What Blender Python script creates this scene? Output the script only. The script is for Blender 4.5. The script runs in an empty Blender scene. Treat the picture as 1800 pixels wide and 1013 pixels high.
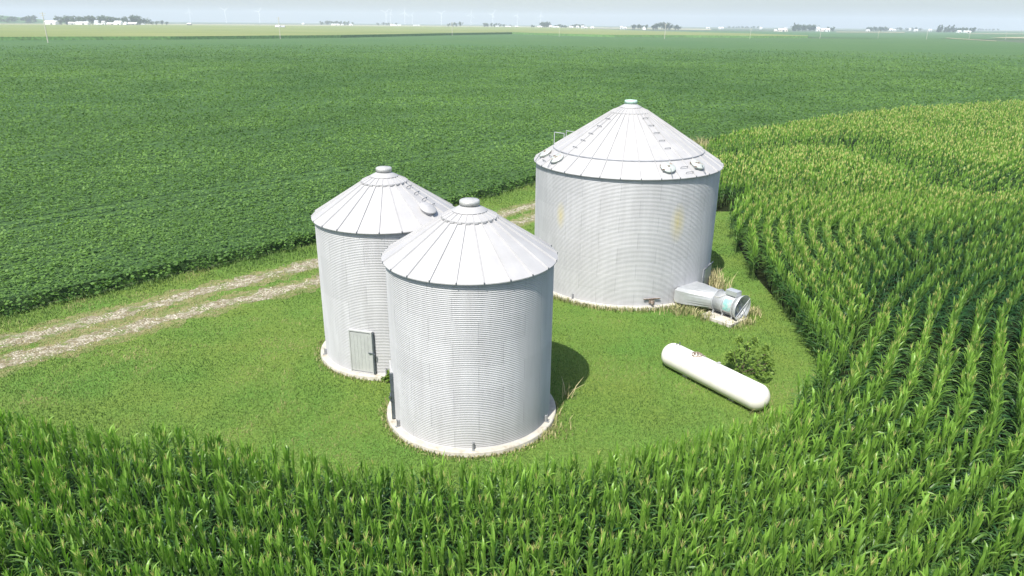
import bpy, bmesh, math, random
import numpy as np
from mathutils import Matrix, Vector

rad = math.radians
random.seed(7)
rng = np.random.default_rng(7)
scene = bpy.context.scene
COL = scene.collection

# ------------------------------------------------------------------ camera, world, sun, exposure
HC = 13.779                      # drone height above the lawn
F, PITCH, ROLL = 1242.67, rad(20.504), rad(0.5667)
cd = bpy.data.cameras.new('camera'); cam = bpy.data.objects.new('camera', cd); COL.objects.link(cam)
cd.sensor_width = 36; cd.lens = 36 * F / 1800; cd.clip_start = 0.2; cd.clip_end = 40000
cam.matrix_world = Matrix.Translation((0, 0, HC)) @ Matrix.Rotation(math.pi / 2 - PITCH, 4, 'X') @ Matrix.Rotation(ROLL, 4, 'Z')
scene.camera = cam

SUN_AZ, SUN_EL = 64.0, 57.0      # shadows run towards this ground azimuth (from +X towards +Y)
w = bpy.data.worlds.new('World'); scene.world = w; w.use_nodes = True
nt = w.node_tree; nt.nodes.clear()
sky = nt.nodes.new('ShaderNodeTexSky'); sky.sky_type = 'NISHITA'; sky.sun_disc = False
sky.sun_elevation = rad(SUN_EL); sky.sun_rotation = rad(90 - (SUN_AZ + 180))
sky.air_density = 1.0; sky.dust_density = 2.0; sky.ozone_density = 2.0
bg = nt.nodes.new('ShaderNodeBackground'); bg.inputs[1].default_value = 0.13
wo = nt.nodes.new('ShaderNodeOutputWorld')
nt.links.new(sky.outputs[0], bg.inputs[0]); nt.links.new(bg.outputs[0], wo.inputs[0])
sl = bpy.data.lights.new('sun', 'SUN'); sl.energy = 4.8; sl.angle = rad(0.53); sl.color = (1, .955, .88)
so = bpy.data.objects.new('sun', sl); COL.objects.link(so)
sd = Vector((math.cos(rad(SUN_EL)) * math.cos(rad(SUN_AZ)), math.cos(rad(SUN_EL)) * math.sin(rad(SUN_AZ)), -math.sin(rad(SUN_EL))))
so.rotation_euler = sd.to_track_quat('-Z', 'Y').to_euler(); so.location = (0, 0, 60)
scene.view_settings.view_transform = 'Standard'; scene.view_settings.look = 'None'
scene.view_settings.exposure = 0.53; scene.view_settings.gamma = 1
scene.cycles.volume_bounces = 1
scene.cycles.max_bounces = 8; scene.cycles.transmission_bounces = 4; scene.cycles.diffuse_bounces = 3

# ------------------------------------------------------------------ survey helpers
def at(px, py, z=0.0):
    """ground point of a survey sighting"""
    a, b = px - 900, py - 506.5; c, s = math.cos(ROLL), math.sin(ROLL)
    X, Y = c * a + s * b, -s * a + c * b
    cp, sp = math.cos(PITCH), math.sin(PITCH)
    d = (X / F, cp - sp * Y / F, -sp - cp * Y / F)
    t = (z - HC) / d[2]
    return (d[0] * t, d[1] * t)
def at_dist(px, D):
    d = D * math.cos(PITCH) + HC * math.sin(PITCH)
    return ((px - 900 - 4.55) / F * d, D)
def visible(x, y, z=0, m=40):
    cp, sp = math.cos(PITCH), math.sin(PITCH); zz = z - HC
    d = y * cp - zz * sp; u = y * sp + zz * cp
    X = F * x / d; Y = -F * u / d; c, s = math.cos(ROLL), math.sin(ROLL)
    px, py = 900 + c * X - s * Y, 506.5 + s * X + c * Y
    return (d > 0) & (px > -m) & (px < 1800 + m) & (py < 1013 + m)

# ------------------------------------------------------------------ material helpers
def new_mat(name):
    m = bpy.data.materials.new(name); m.use_nodes = True
    t = m.node_tree; b = t.nodes['Principled BSDF']
    return m, t, b
def N(t, kind, **kw):
    n = t.nodes.new(kind)
    for k, v in kw.items():
        if isinstance(k, str) and k.startswith('i_'): n.inputs[k[2:]].default_value = v
        else: setattr(n, k, v)
    return n
def link(t, a, b): t.links.new(a, b)
def ramp(t, fac, stops, interp='LINEAR'):
    r = t.nodes.new('ShaderNodeValToRGB'); r.color_ramp.interpolation = interp
    e = r.color_ramp.elements
    while len(e) < len(stops): e.new(.5)
    for el, (p, c) in zip(e, stops): el.position = p; el.color = (*c, 1)
    link(t, fac, r.inputs[0]); return r
def noise(t, vec, scale, detail=4, rough=.55):
    n = N(t, 'ShaderNodeTexNoise'); n.inputs['Scale'].default_value = scale
    n.inputs['Detail'].default_value = detail; n.inputs['Roughness'].default_value = rough
    link(t, vec, n.inputs['Vector']); return n
def mixc(t, fac, a, b, mode='MIX'):
    m = N(t, 'ShaderNodeMix', data_type='RGBA', blend_type=mode)
    for s, v in ((0, fac), (6, a), (7, b)):
        if hasattr(v, 'links') or isinstance(v, bpy.types.NodeSocket): link(t, v, m.inputs[s])
        elif s == 0: m.inputs[0].default_value = v
        else: m.inputs[s].default_value = (*v, 1)
    return m.outputs[2]
def math_n(t, op, a, b=None, c=None):
    m = N(t, 'ShaderNodeMath', operation=op)
    for i, v in enumerate((a, b, c)):
        if v is None: continue
        if isinstance(v, bpy.types.NodeSocket): link(t, v, m.inputs[i])
        else: m.inputs[i].default_value = v
    return m.outputs[0]
def simple(name, col, rough=.6, metal=0., var=.15, scale=6., bump=0., dirt=None):
    """plain surface with a little procedural wear"""
    m, t, b = new_mat(name)
    tc = N(t, 'ShaderNodeTexCoord')
    n = noise(t, tc.outputs['Object'], scale)
    lo = tuple(c * (1 - var) for c in col); hi = tuple(min(1, c * (1 + var)) for c in col)
    r = ramp(t, n.outputs[0], [(.3, lo), (.7, hi)])
    colr = r.outputs[0]
    if dirt:
        n2 = noise(t, tc.outputs['Object'], dirt[1], 6, .7)
        f = ramp(t, n2.outputs[0], [(dirt[2], (0, 0, 0)), (dirt[2] + .12, (1, 1, 1))])
        colr = mixc(t, f.outputs[0], colr, dirt[0])
    link(t, colr, b.inputs['Base Color'])
    b.inputs['Roughness'].default_value = rough; b.inputs['Metallic'].default_value = metal
    if bump:
        bn = N(t, 'ShaderNodeBump'); bn.inputs['Strength'].default_value = bump; bn.inputs['Distance'].default_value = .02
        n3 = noise(t, tc.outputs['Object'], scale * 6); link(t, n3.outputs[0], bn.inputs['Height']); link(t, bn.outputs[0], b.inputs['Normal'])
    return m
def leaf_mat(name, dark, light, trans=.25, rough=.5, spec=.35, tcol=None):
    """plant surface: colour runs between two greens with the per-plant tint attribute"""
    m, t, b = new_mat(name)
    a = N(t, 'ShaderNodeAttribute', attribute_name='tint')
    r = ramp(t, a.outputs['Fac'], [(0, dark), (1, light)])
    link(t, r.outputs[0], b.inputs['Base Color'])
    b.inputs['Roughness'].default_value = rough; b.inputs['Specular IOR Level'].default_value = spec
    if trans:
        tr = N(t, 'ShaderNodeBsdfTranslucent')
        tcl = mixc(t, 1.0, r.outputs[0], tcol or (1.5, 1.5, .6), 'MULTIPLY'); link(t, tcl, tr.inputs[0])
        mx = N(t, 'ShaderNodeMixShader'); mx.inputs[0].default_value = trans
        link(t, b.outputs[0], mx.inputs[1]); link(t, tr.outputs[0], mx.inputs[2])
        link(t, mx.outputs[0], t.nodes['Material Output'].inputs[0])
    return m

# ------------------------------------------------------------------ object helpers
def tag(o, label=None, cat=None, group=None, kind=None):
    if label: o['label'] = label
    if cat: o['category'] = cat
    if group: o['group'] = group
    if kind: o['kind'] = kind
    return o
def empty(name, loc, rz=0.):
    o = bpy.data.objects.new(name, None); COL.objects.link(o); o.location = loc; o.rotation_euler = (0, 0, rz); o.empty_display_size = .3
    return o
def np_mesh(name, V, Q, mats, mi=None, tint=None, smooth=False):
    V = np.asarray(V, np.float32); Q = np.asarray(Q, np.int32)
    me = bpy.data.meshes.new(name); k = Q.shape[1]
    me.vertices.add(len(V)); me.vertices.foreach_set('co', V.ravel())
    me.loops.add(Q.size); me.loops.foreach_set('vertex_index', Q.ravel())
    me.polygons.add(len(Q)); me.polygons.foreach_set('loop_start', np.arange(0, Q.size, k, dtype=np.int32))
    me.polygons.foreach_set('loop_total', np.full(len(Q), k, np.int32))
    for m in mats: me.materials.append(m)
    if mi is not None: me.polygons.foreach_set('material_index', np.asarray(mi, np.int32))
    me.polygons.foreach_set('use_smooth', np.full(len(Q), smooth, bool))
    if tint is not None:
        a = me.attributes.new('tint', 'FLOAT', 'POINT'); a.data.foreach_set('value', np.asarray(tint, np.float32))
    me.update(calc_edges=True)
    return me
def obj(name, me, parent=None):
    o = bpy.data.objects.new(name, me); COL.objects.link(o)
    if parent: o.parent = parent
    return o
class MB:
    """collects shapes for ONE mesh object"""
    def __init__(s): s.v = []; s.f = []; s.sm = []
    def add(s, v, f, smooth=False):
        k = len(s.v); s.v += [tuple(p) for p in v]; s.f += [tuple(i + k for i in q) for q in f]; s.sm += [smooth] * len(f); return s
    def box(s, c, size, M=None):
        x, y, z = (q / 2 for q in size)
        v = [Vector((a * x, b * y, d * z)) for a in (-1, 1) for b in (-1, 1) for d in (-1, 1)]
        v = [(M @ p if M else p) + Vector(c) for p in v]
        return s.add(v, [(0, 1, 3, 2), (4, 6, 7, 5), (0, 4, 5, 1), (2, 3, 7, 6), (0, 2, 6, 4), (1, 5, 7, 3)])
    def tube(s, a, b, r0, r1=None, n=8, cap=True):
        a, b = Vector(a), Vector(b); r1 = r0 if r1 is None else r1
        q = (b - a).to_track_quat('Z', 'Y'); v = []
        for p, r in ((a, r0), (b, r1)):
            for i in range(n):
                t = 2 * math.pi * i / n; v.append(p + q @ Vector((r * math.cos(t), r * math.sin(t), 0)))
        s.add(v, [(i, (i + 1) % n, n + (i + 1) % n, n + i) for i in range(n)], True)
        if cap: s.add(v, [tuple(reversed(range(n))), tuple(range(n, 2 * n))])
        return s
    def path(s, pts, r, n=6):
        for a, b in zip(pts, pts[1:]): s.tube(a, b, r, r, n)
        return s
    def lathe(s, prof, n=48, M=None, smooth=True, a0=0., a1=2 * math.pi):
        full = abs(a1 - a0 - 2 * math.pi) < 1e-6; m = n if full else n + 1; v = []
        for r, z in prof:
            for i in range(m):
                t = a0 + (a1 - a0) * i / n; p = Vector((r * math.cos(t), r * math.sin(t), z)); v.append(M @ p if M else p)
        f = []
        for j in range(len(prof) - 1):
            for i in range(n):
                i2 = (i + 1) % m; f.append((j * m + i, j * m + i2, (j + 1) * m + i2, (j + 1) * m + i))
        return s.add(v, f, smooth)
    def build(s, name, mat, parent=None):
        me = bpy.data.meshes.new(name); me.from_pydata(s.v, [], s.f); me.materials.append(mat)
        me.polygons.foreach_set('use_smooth', s.sm); me.update()
        return obj(name, me, parent)
def poly_sheet(name, pts, z, mat, kind='structure'):
    me = bpy.data.meshes.new(name); me.from_pydata([(x, y, z) for x, y in pts], [], [tuple(range(len(pts)))])
    me.materials.append(mat); me.update()
    if me.polygons[0].normal.z < 0: me.flip_normals()
    o = obj(name, me); tag(o, kind=kind); return o
def inside(px, py, poly):
    r = np.zeros(len(px), bool); n = len(poly)
    for i in range(n):
        x0, y0 = poly[i]; x1, y1 = poly[(i + 1) % n]
        if y0 == y1: continue
        c = ((y0 > py) != (y1 > py)) & (px < (x1 - x0) * (py - y0) / (y1 - y0) + x0); r ^= c
    return r
def resample(pts, step):
    p = np.array(pts, float)
    for _ in range(3):                                            # corner cutting
        q = np.empty((2 * len(p) - 2, 2)); q[0::2] = .75 * p[:-1] + .25 * p[1:]; q[1::2] = .25 * p[:-1] + .75 * p[1:]
        p = np.vstack([p[:1], q, p[-1:]])
    s = np.r_[0, np.cumsum(np.hypot(*np.diff(p, axis=0).T))]; t = np.arange(0, s[-1], step)
    return np.stack([np.interp(t, s, p[:, 0]), np.interp(t, s, p[:, 1])], 1)
def vnoise(x, y, s, seed=0):
    """smooth value noise in [0,1]"""
    g = np.random.default_rng(seed).random((256, 256)); X, Y = x / s, y / s
    i, j = np.floor(X).astype(int), np.floor(Y).astype(int); u, v = X - i, Y - j; u = u * u * (3 - 2 * u); v = v * v * (3 - 2 * v)
    f = lambda a, b: g[a % 256, b % 256]
    return (f(i, j) * (1 - u) + f(i + 1, j) * u) * (1 - v) + (f(i, j + 1) * (1 - u) + f(i + 1, j + 1) * u) * v

# ------------------------------------------------------------------ plan of the place
BIN_A, BIN_C, BIN_L = (-5.339, 29.012), (-1.478, 23.624), (6.256, 38.887)
SOY_EDGE = [at(-900, 780), at(-300, 630), at(0, 556), at(300, 486), at(550, 431), at(855, 347), at(940, 322), (16, 81), (40, 104), (64, 124), (96, 137), (150, 160), (260, 200)]
CORN_NEAR = [at(x, y, 1.9) for x, y in ((-700, 690), (-300, 700), (0, 722), (150, 735), (300, 758), (450, 778), (540, 802), (640, 812), (760, 816), (900, 818), (1010, 805), (1150, 780), (1285, 754), (1392, 716))]
CORN_RIGHT = [at(x, y) for x, y in ((1446, 662), (1427, 622), (1394, 577), (1353, 533), (1316, 490), (1295, 455), (1282, 428), (1280, 404), (1292, 386), (1312, 371))]
CORN_BACK = [(15.2, 54.5), (13.6, 57.), (14.5, 64.), (19, 75.), (27.5, 87.5), (41, 99.), (62, 115.), (88, 128.), (134, 148.), (234, 188)]
CORN_POLY = CORN_NEAR + CORN_RIGHT + CORN_BACK + [(230, -10), (-80, -10)]
ROW_REF_2 = [at(-900, 470, 1.9), at(-300, 590, 1.9), at(0, 690, 1.9), at(150, 724, 1.9), at(300, 752, 1.9)] + CORN_NEAR[5:] + [(11.7, 22.3), (12.7, 23.6), (16.0, 28.6), (18.6, 32.4), (23, 37.0), (30, 42.2), (44, 50.5), (95, 76)]
ROW_REF_1 = [(10.2, 16), (12.4, 23.2), (12.9, 25.4), (13.3, 28.3), (13.6, 31.5), (13.9, 35), (14.4, 38), (15.2, 41.2), (16.1, 44), (17.3, 46.3), (19.5, 49), (24, 53.5), (34, 62.5), (60, 86), (110, 128), (200, 190)]

# ------------------------------------------------------------------ ground
def ground_mat():
    m, t, b = new_mat('farmland_soil'); tc = N(t, 'ShaderNodeTexCoord')
    n = noise(t, tc.outputs['Object'], .02, 6); n2 = noise(t, tc.outputs['Object'], .004, 3)
    r = ramp(t, n.outputs[0], [(.3, (.045, .085, .03)), (.6, (.09, .12, .045)), (.8, (.15, .15, .075))])
    link(t, mixc(t, n2.outputs[0], r.outputs[0], (.05, .095, .04)), b.inputs['Base Color']); b.inputs['Roughness'].default_value = .9
    return m
R_G = 9400
g = MB(); g.lathe([(.01, 0), (300, 0), (1500, 0), (4000, 0), (R_G, 0)], 96, smooth=False)
ground = g.build('ground', ground_mat()); ground.location = (0, 0, -.03); tag(ground, kind='structure')

def lawn_mat():
    m, t, b = new_mat('lawn_turf'); tc = N(t, 'ShaderNodeTexCoord'); v = tc.outputs['Object']
    n1 = noise(t, v, .22, 5); n2 = noise(t, v, 9, 6, .75); n3 = noise(t, v, 1.6, 5, .6)
    c1 = ramp(t, n2.outputs[0], [(.3, (.055, .11, .022)), (.5, (.112, .192, .042)), (.72, (.185, .275, .066))])
    c2 = ramp(t, n1.outputs[0], [(.35, (.85, 1., .8)), (.65, (1.15, 1.02, .85))])
    c3 = mixc(t, 1., c1.outputs[0], c2.outputs[0], 'MULTIPLY')
    f = ramp(t, n3.outputs[0], [(.62, (0, 0, 0)), (.78, (.55, .55, .55))])
    link(t, mixc(t, f.outputs[0], c3, (.17, .19, .06)), b.inputs['Base Color']); b.inputs['Roughness'].default_value = .9
    b.inputs['Specular IOR Level'].default_value = .15
    bn = N(t, 'ShaderNodeBump'); bn.inputs['Strength'].default_value = .8; bn.inputs['Distance'].default_value = .05
    link(t, n2.outputs[0], bn.inputs['Height']); link(t, bn.outputs[0], b.inputs['Normal'])
    return m
LAWN_POLY = [(x, y - .3) for x, y in CORN_NEAR] + [(x + .5, y - .15) for x, y in CORN_RIGHT] + [(x + .3, y) for x, y in CORN_BACK] + list(reversed(SOY_EDGE))
poly_sheet('lawn', LAWN_POLY, 0., lawn_mat())

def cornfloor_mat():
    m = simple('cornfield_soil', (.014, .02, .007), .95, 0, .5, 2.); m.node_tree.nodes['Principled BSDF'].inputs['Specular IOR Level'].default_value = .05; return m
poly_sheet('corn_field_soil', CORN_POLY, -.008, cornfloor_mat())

# gravel wheel tracks of the lane
def gravel_mat():
    m, t, b = new_mat('lane_gravel'); tc = N(t, 'ShaderNodeTexCoord'); v = tc.outputs['Object']
    vo = N(t, 'ShaderNodeTexVoronoi'); vo.inputs['Scale'].default_value = 11; link(t, v, vo.inputs['Vector'])
    n = noise(t, v, 3, 6, .7); n2 = noise(t, v, 1.1, 5, .65)
    c = ramp(t, vo.outputs['Color'], [(.1, (.2, .18, .12)), (.5, (.34, .315, .235)), (.9, (.5, .47, .38))])
    f = ramp(t, n.outputs[0], [(.42, (0, 0, 0)), (.6, (1, 1, 1))])
    c2 = mixc(t, f.outputs[0], (.17, .14, .075), c.outputs[0])
    f2 = ramp(t, n2.outputs[0], [(.5, (0, 0, 0)), (.6, (1, 1, 1))])
    link(t, mixc(t, f2.outputs[0], c2, (.12, .16, .04)), b.inputs['Base Color']); b.inputs['Roughness'].default_value = .95
    bn = N(t, 'ShaderNodeBump'); bn.inputs['Strength'].default_value = .7; bn.inputs['Distance'].default_value = .05
    link(t, vo.outputs['Distance'], bn.inputs['Height']); link(t, bn.outputs[0], b.inputs['Normal'])
    return m
GRAVEL = gravel_mat()
def shoulder_mat():
    m, t, b = new_mat('lane_shoulder'); tc = N(t, 'ShaderNodeTexCoord'); v = tc.outputs['Object']
    n = noise(t, v, 2.2, 6, .7); n2 = noise(t, v, 9, 5, .7)
    c = ramp(t, n.outputs[0], [(.36, (.095, .15, .03)), (.5, (.16, .18, .055)), (.64, (.25, .205, .11))])
    link(t, mixc(t, 1., c.outputs[0], ramp(t, n2.outputs[0], [(.3, (.7, .7, .7)), (.7, (1.25, 1.25, 1.25))]).outputs[0], 'MULTIPLY'), b.inputs['Base Color']); b.inputs['Roughness'].default_value = .95
    return m
SHOULDER = shoulder_mat()
TRACKS = []
for pts, wd in (([at(-500, 722), at(0, 605), at(150, 568), at(300, 527), at(430, 494), at(560, 462), (-6.5, 47.5), (-1, 52.8), (3, 57.5), (10, 66)], .62),
                ([at(-500, 770), at(0, 642), at(150, 598), at(300, 557), at(430, 525), at(560, 495), (-6.0, 44.4), (-.2, 50.2), (5, 56), (12, 65)], .62)):
    c = resample(pts, .12); tg = np.gradient(c, axis=0); tg /= np.hypot(*tg.T)[:, None]; nn = np.stack([-tg[:, 1], tg[:, 0]], 1)
    L = len(c); jit = lambda sd: (vnoise(np.arange(L) * .12, np.zeros(L), .9, sd) - .5) * .75 + (vnoise(np.arange(L) * .12, np.zeros(L), .25, sd + 9) - .5) * .35
    fade = np.where(c[:, 1] > 46, .55, 1.)
    a = c + nn * (wd * fade + jit(3))[:, None]; bq = c - nn * (wd * fade + jit(5))[:, None]
    a2 = c + nn * (wd * 1.75 + jit(13) * 1.2)[:, None]; b2 = c - nn * (wd * 1.75 + jit(15) * 1.2)[:, None]; zz_ = .002 + .002 * len(TRACKS)
    tag(obj('lane', np_mesh('lane', np.vstack([np.c_[a2, np.full(L, zz_)], np.c_[b2, np.full(L, zz_)]]), np.array([(L + i, L + i + 1, i + 1, i) for i in range(L - 1)]), [SHOULDER])), kind='structure')
    V = np.vstack([np.c_[a, np.full(L, .009)], np.c_[bq, np.full(L, .009)]])
    Q = np.array([(L + i, L + i + 1, i + 1, i) for i in range(L - 1)])
    tag(obj('gravel_track', np_mesh('gravel_track', V, Q, [GRAVEL])), kind='structure'); TRACKS.append((c, nn, wd))
def rock_mesh(P, S, name, mats, seed):
    r = np.random.default_rng(seed); base = np.array([(1, 0, 0), (0, 1, 0), (-1, 0, 0), (0, -1, 0), (0, 0, 1), (0, 0, -1)], float)
    F_ = np.array([(0, 1, 4), (1, 2, 4), (2, 3, 4), (3, 0, 4), (1, 0, 5), (2, 1, 5), (3, 2, 5), (0, 3, 5)])
    n = len(P); V = base[None] * (1 + (r.random((n, 6, 1)) - .5) * .7) * S[:, None, None] * np.array([1, 1, .5])
    th = r.random(n) * 6.28; c, s = np.cos(th)[:, None], np.sin(th)[:, None]
    V = np.stack([V[..., 0] * c - V[..., 1] * s, V[..., 0] * s + V[..., 1] * c, V[..., 2]], -1) + P[:, None]
    Q = (F_[None] + (np.arange(n) * 6)[:, None, None]).reshape(-1, 3)
    return np_mesh(name, V.reshape(-1, 3), Q, mats, tint=np.repeat(r.random(n), 6))
pp = []
for c, nn, wd in TRACKS:
    n = 5200; i = rng.integers(0, len(c), n); u = rng.normal(0, .5, n) * wd
    p = c[i] + nn[i] * u[:, None]; keep = vnoise(p[:, 0], p[:, 1], .8, 4) > .38
    pp.append(p[keep])
pp = np.vstack(pp)
tag(obj('gravel', rock_mesh(np.c_[pp, np.full(len(pp), .012)], .018 + .05 * rng.random(len(pp)) ** 2, 'gravel', [leaf_mat('pale_stone', (.2, .18, .125), (.52, .485, .39), 0, .9, .2)], 2)), kind='stuff')

# ------------------------------------------------------------------ generic leaf scatter
def quads_from(P, A, B, tint):
    """P centre (n,3); A, B half axes (n,3) -> rhombus-like quads"""
    V = np.stack([P - A, P + B * .9 - A * .1, P + A, P - B * .9 - A * .1], 1).reshape(-1, 3)
    Q = np.arange(len(P) * 4).reshape(-1, 4)
    return V, Q, np.repeat(tint, 4)
def rand_dirs(n, r, tilt):
    """unit normals within a tilt spread of vertical, and a tangent frame"""
    th = r.random(n) * 2 * np.pi; ph = np.abs(r.normal(0, tilt, n)).clip(0, 1.5)
    nz = np.stack([np.sin(ph) * np.cos(th), np.sin(ph) * np.sin(th), np.cos(ph)], 1)
    a = r.random(n) * 2 * np.pi; t = np.stack([np.cos(a), np.sin(a), np.zeros(n)], 1)
    t -= nz * (t * nz).sum(1)[:, None]; t /= np.linalg.norm(t, axis=1)[:, None]
    return nz, t, np.cross(nz, t)

# ------------------------------------------------------------------ soybeans
def soy_sheet_mat():
    m, t, b = new_mat('soybean_canopy'); tc = N(t, 'ShaderNodeTexCoord'); v = tc.outputs['Object']
    n1 = noise(t, v, 4.5, 6, .8); n2 = noise(t, v, .06, 4); n3 = noise(t, v, .012, 3)
    c = ramp(t, n1.outputs[0], [(.32, (.036, .085, .02)), (.52, (.072, .152, .04)), (.72, (.13, .23, .068))])
    c2 = mixc(t, .5, c.outputs[0], mixc(t, n2.outputs[0], (.046, .11, .026), (.084, .165, .046)))
    c3 = mixc(t, 1., c2, ramp(t, n3.outputs[0], [(.3, (.88, .95, .95)), (.7, (1.12, 1.05, 1.))]).outputs[0], 'MULTIPLY')
    link(t, c3, b.inputs['Base Color']); b.inputs['Roughness'].default_value = .75; b.inputs['Specular IOR Level'].default_value = .25
    bn = N(t, 'ShaderNodeBump'); bn.inputs['Strength'].default_value = 1.; bn.inputs['Distance'].default_value = .25
    link(t, n1.outputs[0], bn.inputs['Height']); link(t, bn.outputs[0], b.inputs['Normal'])
    return m
SOY_FAR_PX = [(-900, 85), (-300, 77), (0, 73), (300, 71.5), (600, 68), (780, 63.5), (900, 61), (1000, 64.5), (1080, 66.5), (1200, 67), (1400, 68.5), (1520, 68.5), (1600, 68.5), (1700, 70), (1760, 74), (1830, 79), (2100, 84), (2600, 92)]
SOY_FAR = [at(*p) for p in SOY_FAR_PX]
SOY_POLY = SOY_EDGE + list(reversed(SOY_FAR))
SOY_IN = [(x - .35, y + .35) for x, y in SOY_EDGE] + list(reversed(SOY_FAR))
v = [(x, y, .58) for x, y in SOY_IN] + [(x, y, 0) for x, y in SOY_IN]; n = len(SOY_IN)
me = bpy.data.meshes.new('soybean_canopy'); me.from_pydata(v, [], [tuple(range(n))] + [(i, i + n, (i + 1) % n + n, (i + 1) % n) for i in range(n)])
me.materials.append(soy_sheet_mat()); me.update()
tag(obj('soybean_underlayer', me), kind='stuff')
se = resample(SOY_EDGE, .5)
def scatter_soy():
    Vs, Qs, Ts = [], [], []; base = 0
    ang = math.atan2(SOY_EDGE[5][1] - SOY_EDGE[2][1], SOY_EDGE[5][0] - SOY_EDGE[2][0]); ca, sa = math.cos(ang), math.sin(ang)
    for d0, d1 in ((28, 55), (55, 80), (80, 120), (120, 180), (180, 270), (270, 360), (360, 480)):
        dm = (d0 + d1) / 2; rho = 54 * (50 / dm) ** 1.5; size = .096 * (dm / 50) ** .56
        area = 1.62 / 2 * (d1 ** 2 - d0 ** 2); n = int(rho * area)
        D = np.sqrt(rng.random(n) * (d1 ** 2 - d0 ** 2) + d0 ** 2); th = (rng.random(n) - .5) * 1.62
        x, y = D * np.sin(th), D * np.cos(th)
        s_, u_ = x * ca + y * sa, -x * sa + y * ca                 # along and across the rows
        row = np.round(u_ / .76); off = u_ - row * .76
        if d0 < 120: off = off * .86; u_ = row * .76 + off; x, y = s_ * ca - u_ * sa, s_ * sa + u_ * ca
        k = visible(x, y, 0, 200) & inside(x, y, SOY_POLY) & (rng.random(n) < np.clip((490 - np.hypot(x, y)) / 270, 0, 1)); x, y, off, s_ = x[k], y[k], off[k], s_[k]; n = len(x)
        hv = vnoise(x, y, 2.2, 11) * .16 + vnoise(x, y, .6, 12) * .2
        trk_ = np.isin(np.round((-x * sa + y * ca) / .76) % 36, (0, 3)) & (d0 < 180)
        z = .86 - .22 * trk_ - .4 * (np.abs(off) / .38) ** 2. - rng.random(n) ** 2 * .22 + hv - .18
        nz, t, bt = rand_dirs(n, rng, .55)
        sz = size * (.65 + .7 * rng.random(n))[:, None]
        tint = (.12 + .4 * vnoise(x, y, 9, 13) + .3 * (vnoise(x, y, 45, 14) - .2) + .32 * min(1, 110 / dm) * (rng.random(n) - .35)).clip(0, 1)
        V, Q, T = quads_from(np.stack([x, y, z], 1), t * sz, bt * sz * .8, tint)
        Vs.append(V); Qs.append(Q + base); Ts.append(T); base += len(V)
    # skirt of leaves on the side facing the lane
    n = 26000; i = rng.integers(0, len(se) - 1, n); f = rng.random((n, 1)); p = se[i] * (1 - f) + se[i + 1] * f
    k = visible(p[:, 0], p[:, 1]) & (p[:, 1] < 110); p = p[k]; n = len(p)
    bulge = (vnoise(p[:, 0] + p[:, 1], p[:, 1] * 0, .9, 15) - .35) * .7
    q = (rng.random(n) - .5) * .5 + bulge; p = p + np.stack([q * .72, -q * .7], 1); z = rng.random(n) ** .8 * (.85 - np.clip(q, 0, 1) * .5)
    nz, t, bt = rand_dirs(n, rng, .8); sz = .1 * (.6 + .8 * rng.random(n))[:, None]
    V, Q, T = quads_from(np.c_[p, z], t * sz, bt * sz * .8, (.1 + .6 * rng.random(n)).clip(0, 1))
    Vs.append(V); Qs.append(Q + base); Ts.append(T)
    return np.vstack(Vs), np.vstack(Qs), np.concatenate(Ts)
V, Q, T = scatter_soy(); print('soy quads', len(Q))
tag(obj('soybean_field', np_mesh('soybean_field', V, Q, [leaf_mat('soybean_leaf', (.04, .105, .022), (.185, .325, .075), .32, .55, .22)], tint=T)), kind='stuff')

# ------------------------------------------------------------------ grass blades
def blades(P, h, wd, tint, r, bend=.5):
    n = len(P); a = r.random(n) * 6.283; d = np.stack([np.cos(a), np.sin(a), np.zeros(n)], 1); s = np.stack([-d[:, 1], d[:, 0], np.zeros(n)], 1)
    b = (np.abs(r.normal(0, bend, n)))[:, None] * h[:, None]; up = np.array([0, 0, 1.])
    w2 = (wd / 2)[:, None]; mid = P + d * b * .35 + up * (h * .6)[:, None]; tip = P + d * b + up * (h * .95)[:, None]
    V = np.stack([P - s * w2, P + s * w2, mid + s * w2 * .8, mid - s * w2 * .8, tip + s * w2 * .15, tip - s * w2 * .15], 1).reshape(-1, 3)
    k = (np.arange(n) * 6)[:, None]; Q = np.concatenate([k + np.array([[0, 1, 2, 3]]), k + np.array([[3, 2, 4, 5]])])
    return V, Q, np.repeat(tint, 6)
trk = np.vstack([c[::4] for c, _, _ in TRACKS])
def dist_to(px, py, pts):
    out = np.empty(len(px))
    for i in range(0, len(px), 20000):
        dx = px[i:i + 20000, None] - pts[None, :, 0]; dy = py[i:i + 20000, None] - pts[None, :, 1]; out[i:i + 20000] = np.sqrt((dx * dx + dy * dy).min(1))
    return out
n = 470000
y = 18 + 62 * rng.random(n) ** 1.35; x = (rng.random(n) - .5) * 1.7 * y
k = visible(x, y, 0, 200) & inside(x, y, LAWN_POLY)
for (cx, cy), r_ in ((BIN_A, 3.2), (BIN_C, 3.2), (BIN_L, 5.2)): k &= np.hypot(x - cx, y - cy) > r_
x, y = x[k], y[k]; dt = dist_to(x, y, trk); k = rng.random(len(x)) < np.clip((dt - .2) / 1.0, .12, 1); x, y, dt = x[k], y[k], dt[k]
dsoy = dist_to(x, y, se)
rough_ = np.clip(1 - (dsoy - .4) / 2.2, 0, 1) * (dt > .9)
dry = np.clip(1.6 - dt, 0, 1) * .6 + (vnoise(x, y, 1.4, 20) > .68) * .28
arc = np.abs(np.hypot(x + 13.5, y - 24.3) - 4.6) < .3
arc |= np.abs(np.hypot(x + 12.5, y - 25.6) - 6.4) < .26
dry = dry + arc * .34 * (vnoise(x, y, .9, 33) > .42) + .22 * np.clip(vnoise(x, y, 2.4, 27) * vnoise(x, y, 7, 28) * 2.6 - 1.15, 0, 1)
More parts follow.
